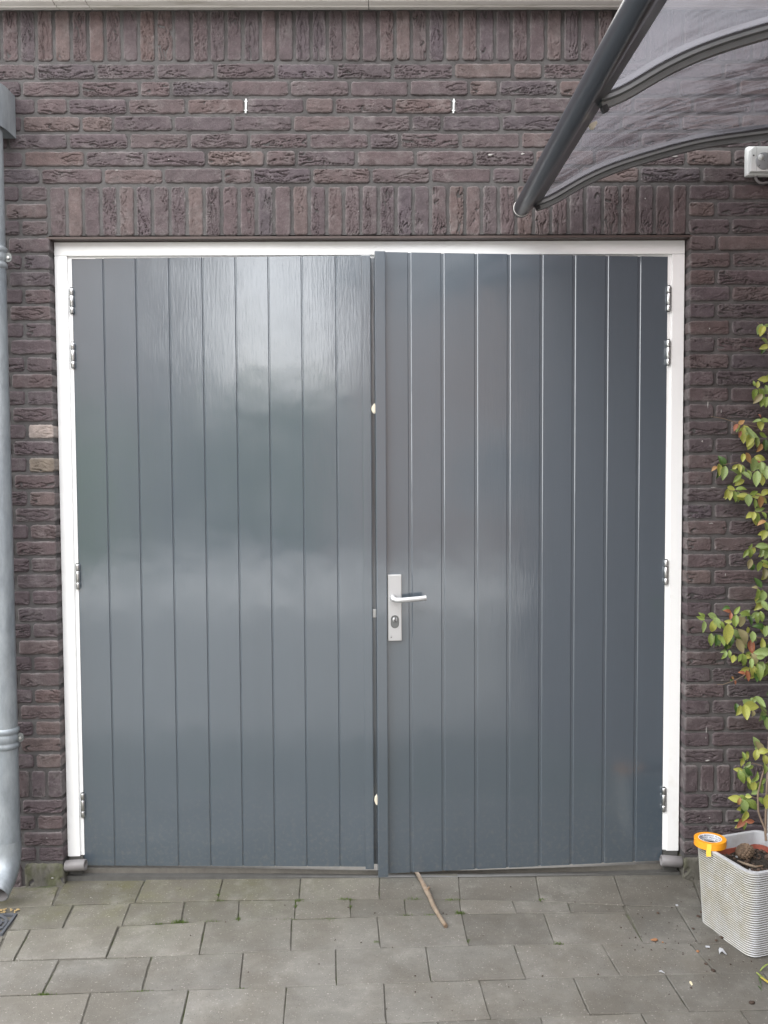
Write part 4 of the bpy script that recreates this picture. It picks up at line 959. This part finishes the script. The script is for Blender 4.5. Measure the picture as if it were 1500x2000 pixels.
for tok in LV.replace('\n', ';').split(';'):
    u, v, ang, ln, key = tok.split(); u, v, ang, ln = float(u), float(v), float(ang), float(ln)
    y = depth_at(v)+rl.uniform(-.035, .03)
    if key == 'd': y += .02
    p = wall(u, v, y); a = math.radians(ang)
    X = Vector((math.cos(a), rl.uniform(-.35, .3), -math.sin(a))).normalized()
    nn = Vector((rl.uniform(-.5, .4), -1, rl.uniform(.0, .9))); nn = (nn-X*nn.dot(X)).normalized(); Yv = nn.cross(X)
    s_ = ln/540*1.26
    M = Matrix((X, Yv, nn)).transposed().to_4x4()
    o = put('leaf', rl.choice(LM[key]), vine); o.matrix_local = Matrix.Translation(p-vi) @ M @ Matrix.Diagonal((s_, s_, s_, 1))
    for _e in range(1 if rl.random() < .6 else 0):
        p2 = p+Vector((rl.uniform(-.006, .022), rl.uniform(.012, .03), rl.uniform(-.016, .016))); k2 = rl.choice('gggdyp'); s2 = s_*rl.uniform(.75, 1.0)
        o = put('leaf', rl.choice(LM[k2]), vine); o.matrix_local = Matrix.Translation(p2-vi) @ Matrix.Rotation(rl.uniform(-1.0, 1.0), 4, 'Y') @ M @ Matrix.Diagonal((s2, s2, s2, 1))
# more of the plant continues to the right of the picture
for k in range(60):
    z = rl.uniform(.45, 2.15); p = Vector((rl.uniform(1.42, 1.485), rl.uniform(-.22, -.05), z)); key = rl.choice('gpygpydo')
    if inpx(p.x*DIST/(DIST+p.y), EYE+(p.z-EYE)*DIST/(DIST+p.y))[0] < 1496: continue
    a = rl.uniform(0, 6.28); X = Vector((math.cos(a), rl.uniform(-.4, .4), math.sin(a))).normalized(); nn = Vector((-.3, -1, .5)); nn = (nn-X*nn.dot(X)).normalized()
    s_ = rl.uniform(.028, .042); o = put('leaf', rl.choice(LM[key]), vine); o.matrix_local = Matrix.Translation(p-vi) @ Matrix((X, nn.cross(X), nn)).transposed().to_4x4() @ Matrix.Diagonal((s_, s_, s_, 1))
def stem(pts, r0, r1):
    n_ = len(pts); m = MB(); m.tube([Vector(p)-vi for p in pts], 0, 8, radii=[r0+(r1-r0)*k/(n_-1) for k in range(n_)]); return m.build('stem', STEMM, vine)
b0 = wall(1496, 1642, -.235)
stem([b0, wall(1494, 1618, -.225), wall(1486, 1600, -.22), wall(1481, 1585, -.21), wall(1480, 1552, -.20), wall(1486, 1525, -.195), wall(1496, 1490, -.19), wall(1505, 1430, -.18)], .0042, .003)
stem([b0, wall(1495, 1612, -.222), wall(1496, 1580, -.21), wall(1499, 1500, -.19), wall(1506, 1350, -.16), wall(1505, 1150, -.12), wall(1508, 950, -.10), wall(1504, 780, -.09), wall(1500, 650, -.085)], .0046, .002)
for path in (((1508, 840), (1470, 832), (1440, 826), (1414, 818), (1388, 813)), ((1510, 917), (1480, 921), (1463, 921), (1450, 908), (1438, 903), (1412, 908)), ((1510, 972), (1480, 968), (1450, 960), (1424, 958)), ((1510, 1000), (1473, 1000), (1462, 999)),
             ((1510, 1060), (1480, 1066), (1462, 1072)), ((1506, 1170), (1480, 1152), (1472, 1146)), ((1508, 1247), (1482, 1246), (1445, 1231), (1425, 1221), (1395, 1210), (1380, 1205)), ((1506, 1290), (1475, 1305), (1458, 1316), (1438, 1328), (1412, 1337), (1401, 1337)),
             ((1506, 1400), (1480, 1378), (1452, 1374)), ((1502, 1500), (1470, 1490), (1455, 1496)), ((1482, 1560), (1465, 1555), (1448, 1560), (1452, 1592)), ((1500, 770), (1483, 760), (1478, 748)), ((1503, 650), (1488, 637), (1479, 630))):
    stem([wall(u, v, depth_at(v)+.01) for u, v in path], .0018, .0009)
stk = MB(); stk.box(-.006, .006, -.004, .004, 0, .95, bev=.001)
o = tag(stk.build('plant_stake', mat('pale_stake', (.5, .5, .5), .6, var=.1)), 'thin pale grey stake standing behind the climbing plant at the right edge', 'stake'); p = wall(1502, 1620, -.20); o.location = (p.x, -.20, PZ+PH-.07)

# ------------------------------------------------------------------ branch and debris on the paving
P_ = [ground(u, v) for u, v in ((808, 1699), (816, 1711), (826, 1730), (833, 1745), (840, 1757), (846, 1773), (856, 1790), (866, 1806), (871, 1813))]
m = MB(); rads = [.0085, .0095, .0100, .0125, .0100, .0112, .0098, .0105, .0088]
for p_, r_ in zip(P_, rads): r_ *= .86; p_.z += r_*.95
m.tube(P_, 0, 14, radii=[r_*.78 for r_ in rads])
m.tube([P_[3]+Vector((.004, -.004, .006)), P_[3]+Vector((.010, -.006, .016))], .0045, 8)
m.v = [tuple(Vector(v_)+Vector((1, 1, 1))*(.0012*mn.noise((v_[0]*60, v_[1]*60, v_[2]*60)))) for v_ in m.v]
tag(m.build('branch', WOOD), 'bare crooked brown stick lying on the paving, sticking out from under the right door', 'stick')
def chip(u, v, sx_, sy_, sz_, material, name, label, cat, group=None, seed=0, up=0.):
    r = random.Random(seed*7+int(u)); p = ground(u, v); m = MB(); n1, n2 = 9, 5; vs_ = []; fs_ = []
    for i in range(n2+1):
        la = math.pi*i/n2-math.pi/2
        for k in range(n1):
            lo_ = 2*math.pi*k/n1; q = 1+.45*mn.noise((math.cos(lo_)*1.4+u, math.sin(lo_)*1.4+v, la*1.2))
            vs_.append((sx_*math.cos(la)*math.cos(lo_)*q, sy_*math.cos(la)*math.sin(lo_)*q, sz_*math.sin(la)*q+sz_*.75))
    for i in range(n2):
        for k in range(n1): fs_.append((i*n1+k, i*n1+(k+1) % n1, (i+1)*n1+(k+1) % n1, (i+1)*n1+k))
    m.add(vs_, fs_, True); o = tag(m.build(name, material), label, cat, group); o.location = p; o.rotation_euler = (0, 0, r.uniform(0, 3)); return o
chip(1278, 1837, .013, .008, .004, BARKC, 'bark_chip', 'larger reddish brown bark chip lying on the paving left of the planter', 'bark chip')
chip(1294, 1841, .0035, .0025, .002, BARKC, 'bark_chip', 'tiny brown crumb right beside the larger bark chip', 'bark chip')
chip(1363, 1859, .006, .005, .003, BARKC, 'bark_chip', 'small brown bark chip in the paving joint before the planter', 'bark chip')
chip(1468, 1961, .0085, .0070, .005, CRUMB, 'pebble', 'small dark brown lump on the paving in the lower right corner', 'pebble')
chip(1471, 1959, .005, .0050, .004, CRUMB, 'pebble', 'smaller dark crumb touching the brown lump in the lower right corner', 'pebble')
chip(1350, 1931, .004, .0035, .003, CRUMB, 'pebble', 'tiny dark pebble at the foot of the pale seed husk', 'pebble')
m = MB(); m.add([(0, 0, 0), (.004, .002, .003), (.004, .018, .004), (0, .022, .001), (-.003, .012, .002)], [(0, 1, 2, 3, 4)]); o = tag(m.build('seed_husk', mat('pale_husk', (.5, .44, .3), .7, var=.1)), 'pale narrow seed husk lying on the paving at the lower right', 'seed husk'); o.location = ground(1351, 1927)+Vector((0, 0, .003))
for u, v, s_, lab in ((1372, 1783, .010, 'largest dark soil crumb lying against the left corner of the planter'), (1364, 1791, .008, 'dark soil crumb just below the largest one at the planter corner'),
                      (1354, 1815, .006, 'soil crumb in the joint halfway along the planter side'), (1410, 1832, .008, 'soil crumb touching the foot of the ribbed planter side'),
                      (1399, 1838, .006, 'soil crumb a little left of the one touching the planter foot'), (1379, 1884, .006, 'upper of the dark crumbs in the joint below the forked scrap'),
                      (1393, 1897, .008, 'lower and larger dark crumb in the joint below the forked scrap'), (1285, 1784, .006, 'soil crumb alone on the stained tile above the bark chip')):
    chip(u, v, s_, s_*.75, s_*.5, CRUMB, 'soil_crumb', lab, 'soil crumb', 'soil crumbs spilled around the planter', int(u))
m = MB(); rc = random.Random(77)
for k in range(150):
    u, v = (rc.gauss(1340, 75), rc.gauss(1838, 45)) if k < 90 else (rc.uniform(60, 1480), rc.uniform(1720, 1995))
    p_ = ground(u, v); s_ = rc.uniform(.0008, .0026); M = Matrix.Translation(p_+Vector((0, 0, s_*.4))) @ Matrix.Rotation(rc.uniform(0, 6), 4, 'Z') @ Matrix.Rotation(rc.uniform(0, 3), 4, 'X'); m.box(-s_, s_, -s_*.7, s_*.6, -s_*.5, s_*.5, M)
tag(m.build('soil_specks', CRUMB), 'tiny dark specks of soil scattered over the paving', 'soil', kind='stuff')
def scrap(u, v, pts, lab):
    m = MB(); top = [(x, y, z+.0015) for x, y, z in pts]; n_ = len(pts); m.add(list(pts)+top, [tuple(range(n_-1, -1, -1)), tuple(range(n_, 2*n_))]+[(i, (i+1) % n_, n_+(i+1) % n_, n_+i) for i in range(n_)])
    o = tag(m.build('paper_scrap', SCRAP), lab, 'scrap'); o.location = ground(u, v)+Vector((0, 0, .002))
scrap(1410, 1862, [(-.012, -.010, 0), (-.006, -.004, .004), (0, -.003, .006), (.005, -.013, .003), (.011, -.014, .001), (.006, .008, .008), (-.002, .014, .009), (-.008, .008, .006)], 'forked white scrap lying on the paving before the planter')
scrap(1382, 1851, [(-.007, -.003, 0), (.006, -.005, 0), (.007, .001, .002), (-.006, .004, .002)], 'small flat white flake just left of the forked scrap')
scrap(1293, 1901, [(-.008, .008, 0), (-.002, .002, .002), (.006, -.006, .001), (.008, -.004, 0), (0, .007, .003)], 'thin white sliver on the paving joint left of the soil crumbs')
scrap(1322, 1770, [(-.004, -.003, 0), (.004, -.003, 0), (.004, .003, .002), (-.004, .003, .002)], 'tiny white flake at the tile corner beside the planter')
for u, v, lab in ((462, 1703, 'middle'), (469, 1704, 'rightmost'), (456, 1704, 'leftmost')):
    chip(u, v, .005, .004, .003, FOAM, 'seed_grain', lab+' of three cream crumbs lying before the threshold of the left door', 'crumb', 'cream crumbs at the threshold', 3)
# grass and yellow petal at the right edge
gs = thing('grass_tuft', 'thin green grass blades with one yellow blade at the lower right edge', 'grass', ground(1490, 1905))
rg = random.Random(4)
def blade(a, b, c, w_, mt):
    m = MB(); A, B, D = [Vector(x)-gs.location for x in (a, b, c)]; vs_ = []; fs_ = []
    sd_ = (D-A).cross(Vector((0, 0, 1))).normalized()*w_
    for k in range(7):
        s_ = k/6; p = A*(1-s_)**2+B*2*s_*(1-s_)+D*s_*s_; q = sd_*(math.sin(math.pi*min(1, s_*.8+.2)))+sd_*.08; vs_ += [p-q, p+Vector((0, 0, w_*.6)), p+q]
    for k in range(6): fs_ += [(3*k, 3*k+1, 3*k+4, 3*k+3), (3*k+1, 3*k+2, 3*k+5, 3*k+4)]
    m.add(vs_, fs_, True); return m.build('blade', mt, gs, fix=False)
up = Vector((0, 0, 1))
blade(ground(1478, 1902)+up*.004, ground(1490, 1916)+up*.012, ground(1512, 1934)+up*.006, .0045, LEAF['g'])
blade(ground(1486, 1912)+up*.006, ground(1498, 1925)+up*.014, ground(1520, 1936)+up*.008, .005, mat('yellow_blade', (.40, .32, .06), .5, var=.1))
blade(ground(1484, 1898)+up*.002, ground(1494, 1893)+up*.020, ground(1510, 1893)+up*.02, .003, LEAF['g'])
blade(ground(1482, 1910)+up*.002, ground(1483, 1922)+up*.02, ground(1489, 1934)+up*.004, .0018, LEAF['d'])
blade(ground(1480, 1926)+up*.002, ground(1484, 1931)+up*.006, ground(1488, 1937)+up*.002, .0016, LEAF['d'])
# litter under the downpipe
lit = MB(); rq = random.Random(9)
for _ in range(26):
    p = ground(rq.uniform(-30, 36), rq.uniform(1776, 1784)); s_ = rq.uniform(.003, .008); M = Matrix.Translation(p+Vector((0, 0, .002))) @ Matrix.Rotation(rq.uniform(0, 6), 4, 'Z') @ Matrix.Rotation(rq.uniform(-.3, .3), 4, 'X'); lit.box(-s_, s_, -s_*.5, s_*.5, -.001, .001, M)
tag(lit.build('leaf_litter', mat('dry_litter', (.36, .26, .12), .8, var=.3, var_scale=60)), 'dry yellowish leaf litter beside the drain grate under the downpipe', 'litter', kind='stuff')

# ------------------------------------------------------------------ across the yard, seen only as reflections in the gloss paint
HB = mat('house_brick', (.25, .185, .155), .9, var=.15, var_scale=3, bump=.3, bump_scale=30); RT = mat('roof_tile', (.07, .06, .06), .7, var=.2, var_scale=6)
def house(x0, x1, y, z1, lab, wins):
    t = thing('house', lab, 'house', (x0, y, -.2)); W_ = x1-x0
    m = MB(); m.box(0, W_, -7, 0, 0, z1); wl = m.build('facade', HB, t)
    m = MB(); m.add([(-.3, .4, z1), (W_+.3, .4, z1), (W_+.3, -3.5, z1+2.6), (-.3, -3.5, z1+2.6), (-.3, -7.4, z1), (W_+.3, -7.4, z1)], [(0, 1, 2, 3), (3, 2, 5, 4), (0, 3, 4), (1, 5, 2), (0, 4, 5, 1)]); m.build('roof', RT, t)
    for wx, wz, ww, wh in wins:
        m = MB(); m.box(wx, wx+ww, .002, .06, wz, wz+wh, bev=.01); f = m.build('window', WHITE, t)
        m = MB(); m.box(wx+.07, wx+ww-.07, .05, .064, wz+.07, wz+wh-.07); m.build('pane', mat('window_pane', (.03, .035, .04), .08, coat=1, var=.02), f)
house(-15.5, -5.6, -13, 7.0, 'brown brick house across the yard, mirrored in the left door', [(6.5, 1.0, 1.8, 1.4), (2, 1, 1.6, 1.4), (6.8, 3.6, 1.4, 1.2)])
house(-1.5, 9.5, -13.5, 5.2, 'brown brick house across the yard, mirrored in the right door', [(1.6, 1.0, 1.6, 1.4), (5.5, 1.0, 1.6, 1.4), (2.2, 3.4, 1.3, 1.2)])
def hedge(x0, x1, y, h, n_, sd, lab):
    rh = random.Random(sd); m = MB()
    for k in range(n_):
        x = rh.uniform(x0, x1); p = Vector((x, y+rh.uniform(-.5, .35), rh.uniform(-.15, h+.45*mn.noise((x*.9, sd, 0))))); s_ = rh.uniform(.05, .12)
        n1 = Vector((rh.gauss(0, 1), rh.gauss(0, 1), rh.gauss(0, 1))).normalized(); a_ = n1.orthogonal().normalized()*s_; b_2 = n1.cross(a_)
        m.add([p-a_, p+b_2*.6, p+a_, p-b_2*.6], [(0, 1, 2, 3)])
    m.box(x0, x1, y-.45, y, -.2, h-.5)
    tag(m.build('hedge', LEAF['g']), lab, 'hedge')
hedge(-8.5, .5, -18, 3.7, 6000, 2, 'tall green hedge between the two houses across the yard')
hedge(-14, -5.2, -12.2, 2.75, 4500, 3, 'lower green hedge before the brown house mirrored in the left door')
